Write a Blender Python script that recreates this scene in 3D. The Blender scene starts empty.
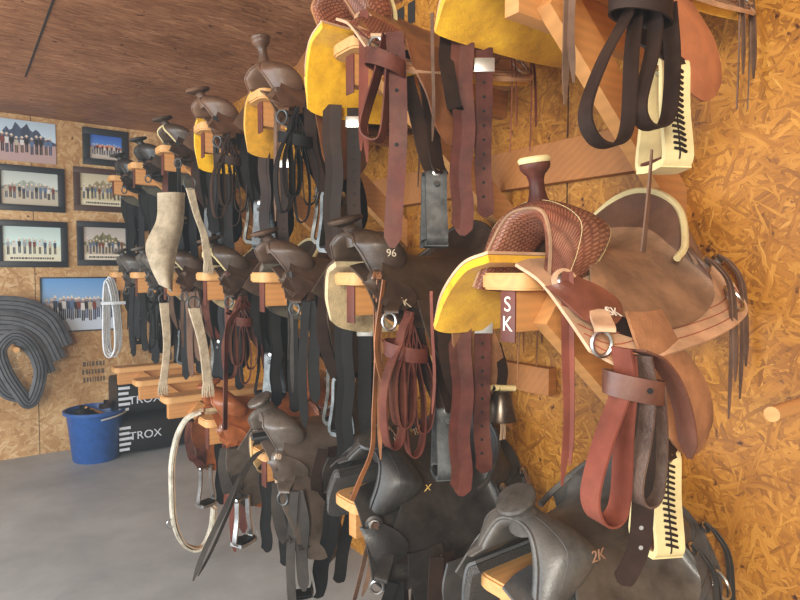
import bpy, bmesh, math, random
from mathutils import Vector, Matrix
random.seed(7)
scene = bpy.context.scene
COL = scene.collection
PI = math.pi
WX = 0.06                      # plane of the long saddle wall
BACK = 5.23                    # plane of the end wall
CEIL = 2.53

# ------------------------------------------------------------------ materials
def lin(c):
    return tuple(((v/255)/12.92 if v/255 <= .04045 else ((v/255+.055)/1.055)**2.4) for v in c) + (1,)
MATS = {}
def newmat(name):
    m = bpy.data.materials.new(name); m.use_nodes = True
    nt = m.node_tree; b = nt.nodes['Principled BSDF']
    return m, nt, b
def node(nt, t, **kw):
    n = nt.nodes.new(t)
    for k, v in kw.items():
        if k in n.inputs: n.inputs[k].default_value = v
        else: setattr(n, k, v)
    return n
def ramp(nt, stops):
    r = nt.nodes.new('ShaderNodeValToRGB'); e = r.color_ramp.elements
    while len(e) < len(stops): e.new(.5)
    for i, (p, c) in enumerate(stops):
        e[i].position = p; e[i].color = c if len(c) == 4 else lin(c)
    return r
def scl(c, k): return tuple(min(255, v*k) for v in c)

def leather(name, rgb, rough=.45, var=.3, bump=.25, worn=None, wornamt=.5, pattern=None, spec=.5, scale=1.0):
    if name in MATS: return MATS[name]
    m, nt, b = newmat(name); L = nt.links
    tc = node(nt, 'ShaderNodeTexCoord')
    n1 = node(nt, 'ShaderNodeTexNoise', Scale=9*scale, Detail=6.0, Roughness=.6)
    L.new(tc.outputs['Object'], n1.inputs['Vector'])
    r1 = ramp(nt, [(.3, scl(rgb, 1-var)), (.5, rgb), (.72, scl(rgb, 1+var*.8))])
    L.new(n1.outputs['Fac'], r1.inputs[0]); col = r1.outputs[0]
    if worn:
        n2 = node(nt, 'ShaderNodeTexNoise', Scale=5.5*scale, Detail=8.0, Roughness=.7)
        mp = node(nt, 'ShaderNodeMapping'); mp.inputs['Location'].default_value = (3, 7, 1)
        L.new(tc.outputs['Object'], mp.inputs[0]); L.new(mp.outputs[0], n2.inputs['Vector'])
        r2 = ramp(nt, [(.5-.1*wornamt, (0, 0, 0, 1)), (.66, (1, 1, 1, 1))]); L.new(n2.outputs['Fac'], r2.inputs[0])
        mx = node(nt, 'ShaderNodeMix', data_type='RGBA'); mul = node(nt, 'ShaderNodeMath', operation='MULTIPLY')
        mul.inputs[1].default_value = wornamt
        L.new(r2.outputs[0], mul.inputs[0]); L.new(mul.outputs[0], mx.inputs[0])
        L.new(col, mx.inputs[6]); mx.inputs[7].default_value = lin(worn); col = mx.outputs[2]
    n3 = node(nt, 'ShaderNodeTexNoise', Scale=160.0, Detail=4.0)
    L.new(tc.outputs['Object'], n3.inputs['Vector'])
    bp = node(nt, 'ShaderNodeBump', Strength=bump, Distance=.002)
    L.new(n3.outputs['Fac'], bp.inputs['Height'])
    nrm = bp.outputs[0]
    if pattern:
        uv = tc.outputs['UV']
        mp = node(nt, 'ShaderNodeMapping'); L.new(uv, mp.inputs[0])
        if pattern == 'basket':
            mp.inputs['Rotation'].default_value = (0, 0, .78); mp.inputs['Scale'].default_value = (1, 1, 1)
            w1 = node(nt, 'ShaderNodeTexBrick', Scale=58.0); w1.offset = .5
            w1.inputs['Mortar Size'].default_value = .12; w1.inputs['Mortar Smooth'].default_value = .6
            w1.inputs['Color1'].default_value = (1, 1, 1, 1); w1.inputs['Color2'].default_value = (.8, .8, .8, 1)
            w1.inputs['Mortar'].default_value = (0, 0, 0, 1)
            w1.inputs['Brick Width'].default_value = .7; w1.inputs['Row Height'].default_value = .5
            L.new(mp.outputs[0], w1.inputs['Vector']); h = w1.outputs['Color']
        else:
            w1 = node(nt, 'ShaderNodeTexVoronoi', Scale=42.0, feature='DISTANCE_TO_EDGE')
            L.new(mp.outputs[0], w1.inputs['Vector']); w1.inputs['Scale'].default_value = 95
            rr = ramp(nt, [(.02, (0, 0, 0, 1)), (.2, (1, 1, 1, 1))]); L.new(w1.outputs['Distance'], rr.inputs[0]); h = rr.outputs[0]
        b2 = node(nt, 'ShaderNodeBump', Strength=.9, Distance=.004); L.new(h, b2.inputs['Height']); L.new(nrm, b2.inputs['Normal'])
        nrm = b2.outputs[0]
        mx = node(nt, 'ShaderNodeMix', data_type='RGBA', blend_type='MULTIPLY'); mx.inputs[0].default_value = .55
        rr2 = ramp(nt, [(0, (150, 105, 85)), (.7, (255, 255, 255))]); L.new(h, rr2.inputs[0])
        L.new(col, mx.inputs[6]); L.new(rr2.outputs[0], mx.inputs[7]); col = mx.outputs[2]
    L.new(col, b.inputs['Base Color']); L.new(nrm, b.inputs['Normal'])
    rr = node(nt, 'ShaderNodeMapRange'); rr.inputs['To Min'].default_value = max(.1, rough-.12); rr.inputs['To Max'].default_value = min(1, rough+.2)
    L.new(n1.outputs['Fac'], rr.inputs['Value']); L.new(rr.outputs[0], b.inputs['Roughness'])
    b.inputs['Specular IOR Level'].default_value = spec
    MATS[name] = m; return m

def fuzzy(name, rgb, dark=None, rough=1.0, bump=1.0, spots=None):
    if name in MATS: return MATS[name]
    m, nt, b = newmat(name); L = nt.links
    tc = node(nt, 'ShaderNodeTexCoord')
    n1 = node(nt, 'ShaderNodeTexNoise', Scale=14.0, Detail=8.0, Roughness=.75); L.new(tc.outputs['Object'], n1.inputs['Vector'])
    dk = dark or scl(rgb, .6)
    r = ramp(nt, [(.28, dk), (.5, rgb), (.7, scl(rgb, 1.15))]); L.new(n1.outputs['Fac'], r.inputs[0]); col = r.outputs[0]
    if spots:
        n4 = node(nt, 'ShaderNodeTexNoise', Scale=11.0, Detail=2.0); L.new(tc.outputs['Object'], n4.inputs['Vector'])
        r4 = ramp(nt, [(.52, (0, 0, 0, 1)), (.56, (1, 1, 1, 1))]); L.new(n4.outputs['Fac'], r4.inputs[0])
        mx = node(nt, 'ShaderNodeMix', data_type='RGBA'); L.new(r4.outputs[0], mx.inputs[0]); L.new(col, mx.inputs[6])
        mx.inputs[7].default_value = lin(spots); col = mx.outputs[2]
    L.new(col, b.inputs['Base Color'])
    n2 = node(nt, 'ShaderNodeTexNoise', Scale=110.0, Detail=6.0, Roughness=.8); L.new(tc.outputs['Object'], n2.inputs['Vector'])
    bp = node(nt, 'ShaderNodeBump', Strength=bump, Distance=.006); L.new(n2.outputs['Fac'], bp.inputs['Height']); L.new(bp.outputs[0], b.inputs['Normal'])
    b.inputs['Roughness'].default_value = rough
    b.inputs['Sheen Weight'].default_value = .25; b.inputs['Specular IOR Level'].default_value = .15
    MATS[name] = m; return m

def plain(name, rgb, rough=.5, metal=0.0, var=.0, alpha=None):
    if name in MATS: return MATS[name]
    m, nt, b = newmat(name); L = nt.links
    b.inputs['Roughness'].default_value = rough; b.inputs['Metallic'].default_value = metal
    tc = node(nt, 'ShaderNodeTexCoord')
    n1 = node(nt, 'ShaderNodeTexNoise', Scale=22.0, Detail=6.0, Roughness=.65); L.new(tc.outputs['Object'], n1.inputs['Vector'])
    r = ramp(nt, [(.3, scl(rgb, 1-var)), (.7, scl(rgb, 1+var*.6))]); L.new(n1.outputs['Fac'], r.inputs[0]); L.new(r.outputs[0], b.inputs['Base Color'])
    MATS[name] = m; return m

def osb(name, stops, axes, chip=1.0, rough=.6, bump=.5, spec=.4, aspect=5.0, angles=(0, 38, -33, 78, -68)):
    """oriented strand board: layers of long random flakes; axes = which two world axes span the board"""
    m, nt, b = newmat(name); L = nt.links
    tc = node(nt, 'ShaderNodeTexCoord')
    sep = node(nt, 'ShaderNodeSeparateXYZ'); L.new(tc.outputs['Object'], sep.inputs[0])
    cmb = node(nt, 'ShaderNodeCombineXYZ')
    L.new(sep.outputs[axes[0]], cmb.inputs[0]); L.new(sep.outputs[axes[1]], cmb.inputs[1])
    nz = node(nt, 'ShaderNodeTexNoise', Scale=14.0, Detail=2.0); L.new(cmb.outputs[0], nz.inputs['Vector'])
    off = node(nt, 'ShaderNodeVectorMath', operation='SCALE'); off.inputs['Scale'].default_value = .03; L.new(nz.outputs['Color'], off.inputs[0])
    add = node(nt, 'ShaderNodeVectorMath', operation='ADD'); L.new(cmb.outputs[0], add.inputs[0]); L.new(off.outputs[0], add.inputs[1])
    best = None; bcol = None
    for i, a in enumerate(angles):
        rot = node(nt, 'ShaderNodeMapping'); rot.inputs['Rotation'].default_value = (0, 0, math.radians(a))
        rot.inputs['Location'].default_value = (i*3.17, i*1.7, 0)
        L.new(add.outputs[0], rot.inputs[0])
        mp = node(nt, 'ShaderNodeMapping'); mp.inputs['Scale'].default_value = (10*chip, 10*chip*aspect, 1)
        L.new(rot.outputs[0], mp.inputs[0])
        v = node(nt, 'ShaderNodeTexVoronoi', Scale=1.0, voronoi_dimensions='2D'); L.new(mp.outputs[0], v.inputs['Vector'])
        sc = node(nt, 'ShaderNodeSeparateColor'); L.new(v.outputs['Color'], sc.inputs[0])
        # grain inside the flake
        gm = node(nt, 'ShaderNodeMapping'); gm.inputs['Scale'].default_value = (12, 190, 1); L.new(rot.outputs[0], gm.inputs[0])
        g = node(nt, 'ShaderNodeTexNoise', Scale=1.0, Detail=2.0); L.new(gm.outputs[0], g.inputs['Vector'])
        gs = node(nt, 'ShaderNodeMath', operation='MULTIPLY_ADD'); gs.inputs[1].default_value = .7; L.new(g.outputs['Fac'], gs.inputs[0]); L.new(sc.outputs[1], gs.inputs[2])
        if best is None: best = sc.outputs[0]; bcol = gs.outputs[0]
        else:
            gt = node(nt, 'ShaderNodeMath', operation='GREATER_THAN'); L.new(sc.outputs[0], gt.inputs[0]); L.new(best, gt.inputs[1])
            mxv = node(nt, 'ShaderNodeMath', operation='MAXIMUM'); L.new(sc.outputs[0], mxv.inputs[0]); L.new(best, mxv.inputs[1])
            mf = node(nt, 'ShaderNodeMix', data_type='FLOAT'); L.new(gt.outputs[0], mf.inputs[0]); L.new(bcol, mf.inputs[2]); L.new(gs.outputs[0], mf.inputs[3])
            best = mxv.outputs[0]; bcol = mf.outputs[0]
    hf = node(nt, 'ShaderNodeMath', operation='MULTIPLY'); hf.inputs[1].default_value = .62; L.new(bcol, hf.inputs[0])
    r = ramp(nt, stops); L.new(hf.outputs[0], r.inputs[0])
    # broad stains
    n5 = node(nt, 'ShaderNodeTexNoise', Scale=2.6, Detail=3.0); L.new(tc.outputs['Object'], n5.inputs['Vector'])
    r5 = ramp(nt, [(.35, (215, 205, 190)), (.6, (255, 255, 255))]); L.new(n5.outputs['Fac'], r5.inputs[0])
    mx = node(nt, 'ShaderNodeMix', data_type='RGBA', blend_type='MULTIPLY'); mx.inputs[0].default_value = 1
    L.new(r.outputs[0], mx.inputs[6]); L.new(r5.outputs[0], mx.inputs[7])
    # sparse dark knots and gaps
    kn = node(nt, 'ShaderNodeTexNoise', Scale=26.0, Detail=3.0, Roughness=.5); L.new(tc.outputs['Object'], kn.inputs['Vector'])
    kr = ramp(nt, [(.27, (110, 75, 45)), (.33, (255, 255, 255))]); L.new(kn.outputs['Fac'], kr.inputs[0])
    mk = node(nt, 'ShaderNodeMix', data_type='RGBA', blend_type='MULTIPLY'); mk.inputs[0].default_value = 1
    L.new(mx.outputs[2], mk.inputs[6]); L.new(kr.outputs[0], mk.inputs[7])
    L.new(mk.outputs[2], b.inputs['Base Color'])
    hs = node(nt, 'ShaderNodeMath', operation='MULTIPLY_ADD'); hs.inputs[1].default_value = .25; L.new(bcol, hs.inputs[0]); L.new(best, hs.inputs[2])
    bp = node(nt, 'ShaderNodeBump', Strength=bump, Distance=.004); L.new(hs.outputs[0], bp.inputs['Height']); L.new(bp.outputs[0], b.inputs['Normal'])
    b.inputs['Roughness'].default_value = rough; b.inputs['Specular IOR Level'].default_value = spec
    return m

def wood(name, rgb, rough=.6):
    if name in MATS: return MATS[name]
    m, nt, b = newmat(name); L = nt.links
    tc = node(nt, 'ShaderNodeTexCoord'); mp = node(nt, 'ShaderNodeMapping'); mp.inputs['Scale'].default_value = (1.0, 10, 10)
    L.new(tc.outputs['Object'], mp.inputs[0])
    n0 = node(nt, 'ShaderNodeTexNoise', Scale=1.0, Detail=3.0); L.new(mp.outputs[0], n0.inputs['Vector'])
    w = node(nt, 'ShaderNodeTexWave', Scale=1.5, Distortion=3.0, wave_type='RINGS', rings_direction='X'); L.new(mp.outputs[0], w.inputs['Vector'])
    a = node(nt, 'ShaderNodeMath', operation='MULTIPLY_ADD'); a.inputs[1].default_value = .3; L.new(w.outputs['Fac'], a.inputs[0]); L.new(n0.outputs['Fac'], a.inputs[2])
    r = ramp(nt, [(.2, scl(rgb, .9)), (.7, rgb), (1, scl(rgb, 1.1))]); 
    dv = node(nt, 'ShaderNodeMath', operation='MULTIPLY'); dv.inputs[1].default_value = .85; L.new(a.outputs[0], dv.inputs[0]); L.new(dv.outputs[0], r.inputs[0])
    L.new(r.outputs[0], b.inputs['Base Color']); b.inputs['Roughness'].default_value = rough
    MATS[name] = m; return m

def vcol(name, rough=.3):
    if name in MATS: return MATS[name]
    m, nt, b = newmat(name); a = node(nt, 'ShaderNodeVertexColor', layer_name='Col')
    nt.links.new(a.outputs['Color'], b.inputs['Base Color']); b.inputs['Roughness'].default_value = rough
    MATS[name] = m; return m

# ------------------------------------------------------------------ mesh helpers
class MB:
    """collects shapes; build() links them as one mesh object"""
    def __init__(s): s.v = []; s.f = []; s.uv = []; s.c = []
    def add(s, vs, fs, uvs=None, col=None):
        o = len(s.v); s.v += [Vector(v) for v in vs]
        for f in fs:
            s.f.append([i+o for i in f]); s.c.append(col)
        s.uv += uvs if uvs else [(v[0], v[2]) for v in vs]
        return s
    def box(s, lo, hi, M=None, bev=0):
        bm = bmesh.new(); bmesh.ops.create_cube(bm, size=1)
        for v in bm.verts:
            v.co = Vector([(lo[i]+hi[i])/2 + v.co[i]*(hi[i]-lo[i]) for i in range(3)])
        if bev: bmesh.ops.bevel(bm, geom=list(bm.edges), offset=bev, segments=2, affect='EDGES', profile=.6)
        if M is not None: bm.transform(M)
        bm.verts.index_update()
        s.add([tuple(v.co) for v in bm.verts], [[v.index for v in f.verts] for f in bm.faces]); bm.free(); return s
    def tube(s, pts, r, n=8, closed=False, cap=True):
        pts = [Vector(p) for p in pts]; N = len(pts)
        rs = r if isinstance(r, (list, tuple)) else [r]*N
        vs = []; fr = None
        for i, p in enumerate(pts):
            a = pts[(i-1) % N] if (closed or i) else pts[0]; b = pts[(i+1) % N] if (closed or i < N-1) else pts[-1]
            t = (b-a).normalized() if (b-a).length > 1e-9 else Vector((0, 0, 1))
            if fr is None: fr = t.orthogonal().normalized()
            fr = (fr - t*fr.dot(t))
            fr = fr.normalized() if fr.length > 1e-6 else t.orthogonal().normalized()
            bn = t.cross(fr)
            for k in range(n):
                q = 2*PI*k/n; vs.append(p + (fr*math.cos(q)+bn*math.sin(q))*rs[i])
        fs = []
        for i in range(N if closed else N-1):
            j = (i+1) % N
            for k in range(n): fs.append([i*n+k, i*n+(k+1) % n, j*n+(k+1) % n, j*n+k])
        if cap and not closed: fs.append(list(range(n))[::-1]); fs.append([(N-1)*n+k for k in range(n)])
        s.add(vs, fs, [(i*.01, k/n) for i in range(N) for k in range(n)]); return s
    def strap(s, pts, w, th=.0035, wax=(0, 1, 0), n=None, twist=0, taper=0, closed=False, raw=False, point=0):
        """flat leather ribbon along a smooth path; wax = direction of its width"""
        P = [Vector(p) for p in pts] if raw else cr([Vector(p) for p in pts], n or 6, closed)
        N = len(P); W0 = Vector(wax); vs = []; acc = 0; uvs = []
        for i, p in enumerate(P):
            a = P[(i-1) % N] if (closed or i) else P[0]; b = P[(i+1) % N] if (closed or i < N-1) else P[-1]
            t = (b-a).normalized() if (b-a).length > 1e-9 else Vector((0, 0, -1))
            W = W0
            if twist: W = Matrix.Rotation(twist*i/(N-1), 3, t) @ W0
            W = W - t*W.dot(t)
            W = W.normalized() if W.length > 1e-5 else t.orthogonal().normalized()
            nn = t.cross(W).normalized(); f = i/(N-1)
            ww = w*(1-taper*f)
            if point and f > 1-point: ww *= max(.12, (1-f)/point)**.6
            if i: acc += (P[i]-P[i-1]).length
            for (x, y) in ((-.5, -.5), (-.5, .5), (.5, .5), (.5, -.5)):
                vs.append(p+W*ww*x+nn*th*y); uvs.append((acc, x*w))
        fs = []
        for i in range(N if closed else N-1):
            j = (i+1) % N
            for k in range(4): fs.append([i*4+k, i*4+(k+1) % 4, j*4+(k+1) % 4, j*4+k])
        if not closed: fs.append([3, 2, 1, 0]); fs.append([(N-1)*4+k for k in range(4)])
        s.add(vs, fs, uvs); return s
    def lathe(s, prof, o, ax=(0, 0, 1), n=20, sx=1.0, xdir=None):
        """prof: (radius, height) pairs"""
        o = Vector(o); A = Vector(ax).normalized(); X = (Vector(xdir) if xdir else A.orthogonal()); X = (X-A*X.dot(A)).normalized(); Y = A.cross(X)
        vs = []; fs = []
        for r, h in prof:
            for k in range(n):
                q = 2*PI*k/n; vs.append(o+A*h+X*(r*sx*math.cos(q))+Y*(r*math.sin(q)))
        m = len(prof)
        for i in range(m-1):
            for k in range(n): fs.append([i*n+k, i*n+(k+1) % n, (i+1)*n+(k+1) % n, (i+1)*n+k])
        fs.append(list(range(n))[::-1]); fs.append([(m-1)*n+k for k in range(n)])
        s.add(vs, fs); return s
    def grid(s, G, th, off=0.0, closed_u=False):
        """shell of thickness th over a grid of points; off shifts along the normals"""
        nu = len(G); nv = len(G[0]); Nn = gridnormals(G, closed_u)
        vs = []; uvs = []; ua = 0
        for sgn in (.5, -.5):
            ua = 0
            for i in range(nu):
                if i: ua += (G[i][nv//2]-G[i-1][nv//2]).length
                va = 0
                for j in range(nv):
                    if j: va += (G[i][j]-G[i][j-1]).length
                    vs.append(G[i][j]+Nn[i][j]*(off+sgn*th)); uvs.append((ua, va))
        o2 = nu*nv; fs = []
        R = nu if closed_u else nu-1
        for i in range(R):
            k = (i+1) % nu
            for j in range(nv-1):
                a, b, c, d = i*nv+j, k*nv+j, k*nv+j+1, i*nv+j+1
                fs.append([a, b, c, d]); fs.append([o2+d, o2+c, o2+b, o2+a])
            fs.append([i*nv, o2+i*nv, o2+k*nv, k*nv]); a = i*nv+nv-1; b = k*nv+nv-1; fs.append([a, b, o2+b, o2+a])
        if not closed_u:
            for j in range(nv-1):
                fs.append([j, j+1, o2+j+1, o2+j]); a = (nu-1)*nv+j; fs.append([a+1, a, o2+a, o2+a+1])
        s.add(vs, fs, uvs); return s
    def build(s, name, mat, parent=None, org=(0, 0, 0), sharp=38, smooth=True, M=None):
        if not s.v: return None
        me = bpy.data.meshes.new(name); org = Vector(org)
        vv = [(M @ v if M is not None else v)-org for v in s.v]
        me.from_pydata([tuple(v) for v in vv], [], s.f)
        uvl = me.uv_layers.new(name='UVMap')
        li = [0]*len(me.loops); me.loops.foreach_get('vertex_index', li)
        fl = [0.0]*(2*len(li))
        for i, vi in enumerate(li): fl[2*i], fl[2*i+1] = s.uv[vi]
        uvl.data.foreach_set('uv', fl)
        if any(c is not None for c in s.c):
            ca = me.color_attributes.new('Col', 'FLOAT_COLOR', 'CORNER'); k = 0
            for p, c in zip(me.polygons, s.c):
                cc = lin(c) if c else (1, 1, 1, 1)
                for _ in range(p.loop_total): ca.data[k].color = cc; k += 1
        bm = bmesh.new(); bm.from_mesh(me); bmesh.ops.recalc_face_normals(bm, faces=bm.faces); bm.to_mesh(me); bm.free()
        if smooth:
            me.polygons.foreach_set('use_smooth', [True]*len(me.polygons)); me.set_sharp_from_angle(angle=math.radians(sharp))
        me.materials.append(mat)
        o = bpy.data.objects.new(name, me); COL.objects.link(o)
        if parent: o.parent = parent
        return o

def cr(P, k=6, closed=False):
    """Catmull-Rom through the points, k samples per span"""
    P = [Vector(p) for p in P]; n = len(P); out = []
    for i in range(n if closed else n-1):
        p0 = P[(i-1) % n] if (closed or i) else P[0]*2-P[1]
        p1 = P[i]; p2 = P[(i+1) % n]; p3 = P[(i+2) % n] if (closed or i < n-2) else p2*2-p1
        for j in range(k):
            t = j/k
            out.append(.5*((2*p1)+(p2-p0)*t+(2*p0-5*p1+4*p2-p3)*t*t+(3*p1-p0-3*p2+p3)*t*t*t))
    if not closed: out.append(P[-1])
    return out
def patch(rows, ku=4, kv=4, closed=False):
    R = [cr(r, kv) for r in rows]; m = len(R[0])
    cols = [cr([R[i][j] for i in range(len(R))], ku, closed) for j in range(m)]
    return [[cols[j][i] for j in range(m)] for i in range(len(cols[0]))]
def gridnormals(G, closed_u=False):
    nu = len(G); nv = len(G[0]); out = []
    for i in range(nu):
        row = []
        for j in range(nv):
            a = G[(i+1) % nu][j] if (closed_u or i < nu-1) else G[i][j]; b = G[(i-1) % nu][j] if (closed_u or i) else G[i][j]
            c = G[i][min(j+1, nv-1)]; d = G[i][max(j-1, 0)]
            n = (a-b).cross(c-d); row.append(n.normalized() if n.length > 1e-12 else Vector((0, 0, 1)))
        out.append(row)
    return out
def mirror_row(half):
    """half: points from the centre line (y=0) outwards to +y; returns -y .. +y"""
    return [Vector((p[0], -p[1], p[2])) for p in reversed(half[1:])] + [Vector(p) for p in half]
def tag(o, label, cat, group=None, kind=None):
    o['label'] = label; o['category'] = cat
    if group: o['group'] = group
    if kind: o['kind'] = kind
    return o
def empty(name, loc, rot=(0, 0, 0)):
    o = bpy.data.objects.new(name, None); o.location = loc; o.rotation_euler = rot; o.empty_display_size = .05; COL.objects.link(o); return o
def struct(o): o['kind'] = 'structure'; return o
def glyphs(text, size, mat, name, parent, M, ext=.0006):
    """flat lettering turned into a mesh; M places the text plane (text x right, y up)"""
    cu = bpy.data.curves.new('lettering', 'FONT'); cu.body = text; cu.size = size; cu.align_x = 'CENTER'; cu.align_y = 'CENTER'; cu.extrude = ext
    t = bpy.data.objects.new('lettering', cu); COL.objects.link(t)
    dg = bpy.context.evaluated_depsgraph_get(); me = bpy.data.meshes.new_from_object(t.evaluated_get(dg))
    bpy.data.objects.remove(t); me.transform(M); me.materials.clear(); me.materials.append(mat)
    o = bpy.data.objects.new(name, me); COL.objects.link(o); o.parent = parent; return o
def basis(o, x, y):
    x = Vector(x).normalized(); y = Vector(y).normalized(); z = x.cross(y)
    return Matrix(((x[0], y[0], z[0], o[0]), (x[1], y[1], z[1], o[1]), (x[2], y[2], z[2], o[2]), (0, 0, 0, 1)))

# ------------------------------------------------------------------ palette
STEEL = plain('steel', (190, 190, 188), .28, 1.0, .15)
DSTEEL = plain('dull_steel', (96, 98, 98), .5, .8, .35)
SILVER = plain('silver', (215, 215, 210), .3, .8, .05)
BRASS = plain('brass', (190, 150, 80), .35, 1.0, .2)
HOLE = plain('hole_black', (12, 9, 8), .8)
YEL = fuzzy('yellow_felt', (236, 180, 36), (196, 140, 22), bump=.5)
OLIVE = fuzzy('olive_felt', (206, 152, 50), (150, 108, 34), bump=.5)
CREAM = fuzzy('cream_fleece', (206, 186, 144), (140, 120, 84))
DARKFL = fuzzy('dark_lining', (40, 36, 32), (20, 18, 16))
GREYFL = fuzzy('grey_fleece', (98, 92, 78), (46, 43, 38))
PALE = fuzzy('pale_mohair', (188, 172, 146), (140, 124, 100))
CALF = fuzzy('calf_hair', (186, 152, 98), (130, 100, 60), bump=.5, spots=(22, 18, 16))
RAW = leather('rawhide', (222, 204, 150), .5, .12, .2)
CRACK = leather('cream_edge', (206, 190, 140), .55, .12, .2)
OX = leather('oxblood', (74, 36, 29), .46, .35, .12, worn=(118, 72, 56), wornamt=.6, spec=.22)
OXL = leather('pink_latigo', (118, 64, 50), .58, .25, .15, worn=(110, 50, 38), wornamt=.5, spec=.22)
CHOC = leather('chocolate', (40, 27, 22), .58, .3, .12, worn=(70, 50, 38), wornamt=.4, spec=.22)
BLACK = leather('black_leather', (15, 14, 14), .58, .3, .12, worn=(40, 36, 33), wornamt=.35, spec=.22)
GREYST = leather('grey_strap', (52, 48, 45), .58, .3, .12, worn=(84, 76, 68), wornamt=.4, spec=.22)
TANST = leather('tan_string', (140, 90, 54), .5, .25, .3)
BRNST = leather('brown_string', (90, 66, 52), .58, .3, .12, worn=(124, 98, 80), wornamt=.5, spec=.22)
LSTR = leather('light_string', (176, 150, 122), .5, .2, .2)
PINE = wood('pine', (210, 158, 98)); PINE2 = wood('pine_board', (196, 138, 80))
ORG = (.32, 0, 0)

# control rows of the shared saddle pattern (x to the horn, y out from the centre, z up, from the rack top)
SEAT = [[(.135, 0, .205), (.137, .07, .188), (.155, .125, .14), (.215, .170, .062)],
        [(.160, 0, .14), (.163, .065, .13), (.180, .125, .085), (.185, .205, .010)],
        [(.200, 0, .09), (.200, .065, .078), (.205, .135, .032), (.185, .226, -.045)],
        [(.260, 0, .062), (.260, .070, .052), (.260, .150, .002), (.245, .240, -.085)],
        [(.330, 0, .055), (.330, .070, .043), (.330, .155, -.010), (.340, .248, -.108)],
        [(.400, 0, .065), (.400, .070, .052), (.410, .150, -.010), (.440, .246, -.110)],
        [(.460, 0, .090), (.460, .070, .072), (.475, .140, .008), (.530, .218, -.085)],
        [(.490, 0, .120), (.495, .070, .095), (.520, .135, .018), (.575, .180, -.052)]]
FORK = [[(.555, 0, .138), (.562, .05, .125), (.577, .082, .07), (.600, .100, .0), (.612, .106, -.035)],
        [(.530, 0, .158), (.530, .07, .142), (.534, .124, .103), (.552, .132, .045), (.585, .128, -.025)],
        [(.490, 0, .152), (.482, .080, .136), (.474, .146, .098), (.486, .148, .050), (.522, .136, .0)],
        [(.458, 0, .110), (.452, .072, .098), (.454, .122, .072), (.468, .124, .035), (.505, .116, -.010)],
        [(.450, 0, .080), (.450, .045, .070), (.460, .075, .030), (.480, .088, -.015), (.510, .092, -.045)],
        [(.535, 0, .112), (.545, .040, .100), (.560, .064, .055), (.585, .080, -.005), (.600, .088, -.040)]]
SKIRT = [[(.015, .03, .070), (.015, .09, .050), (.018, .15, .010), (.025, .195, -.030)],
         [(.050, .03, .065), (.050, .11, .030), (.050, .18, -.032), (.055, .240, -.085)],
         [(.150, .03, .040), (.150, .12, .010), (.150, .20, -.062), (.150, .265, -.115)],
         [(.300, .03, .030), (.300, .12, -.005), (.300, .20, -.080), (.300, .274, -.142)],
         [(.450, .03, .028), (.450, .12, -.010), (.450, .20, -.090), (.450, .274, -.158)],
         [(.580, .035, .025), (.580, .12, -.018), (.580, .20, -.100), (.585, .266, -.172)],
         [(.640, .045, .015), (.640, .11, -.020), (.640, .17, -.080), (.645, .230, -.142)]]

OFFPROF = [(.04, .042), (.122, .018), (.203, -.050), (.266, -.136)]
STEEP = [(.040, .036), (.092, .006), (.130, -.085), (.160, -.195)]
S3 = (.95, -.28, 0)
S2 = (.80, -.60, 0)             # a bundle of straps hangs in an upright plane running this way
def hang(mb, o, pts, w, th=.0035, S=S2, turn=0, **kw):
    """strap laid out in an upright plane at o; pts are (sideways, up) pairs, its width points out of that plane"""
    o = Vector(o); S = Vector(S); W = Vector((-S[1], S[0], 0)); W = Matrix.Rotation(turn, 3, 'Z') @ W
    mb.strap([o+S*a+Vector((0, 0, b)) for a, b in pts], w, th, tuple(W), **kw); return mb
def flat(mb, o, pts, w, th=.0035, S=S2, turn=0, **kw):
    """same, but the strap shows its broad face"""
    o = Vector(o); S = Vector(S); W = Matrix.Rotation(turn, 3, 'Z') @ S
    mb.strap([o+S*a+Vector((0, 0, b)) for a, b in pts], w, th, tuple(W), **kw); return mb
def holes(mb, o, S, zs, s=0, r=.0042):
    """eyelets on a hanging strap: discs facing out of the plane"""
    o = Vector(o); S = Vector(S).normalized(); W = Vector((-S[1], S[0], 0))
    for z in zs:
        for sg in (1, -1): mb.lathe([(r, 0), (r, .0008)], o+S*s+Vector((0, 0, z))+W*sg*.0026, W*sg, 8)
    return mb

def strings(name, o, lens, mat, parent, w=.014, S=S2, spread=.012, curl=.01, top=.012):
    """a pair of saddle strings: knot, then thin tails"""
    for k, ln in enumerate(lens):
        mb = MB(); s0 = (k-(len(lens)-1)/2)*spread; c = curl*random.uniform(-1, 1)
        flat(mb, o, [(s0*.3, top), (s0*.8, -.01), (s0+c*.4, -ln*.35), (s0+c, -ln*.7), (s0+c*.3+s0*.4, -ln)], w, .003, S, turn=random.uniform(-.5, .5), n=8, twist=random.uniform(-.7, .7), point=.12)
        mb.build(name, mat, parent, ORG)

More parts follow.
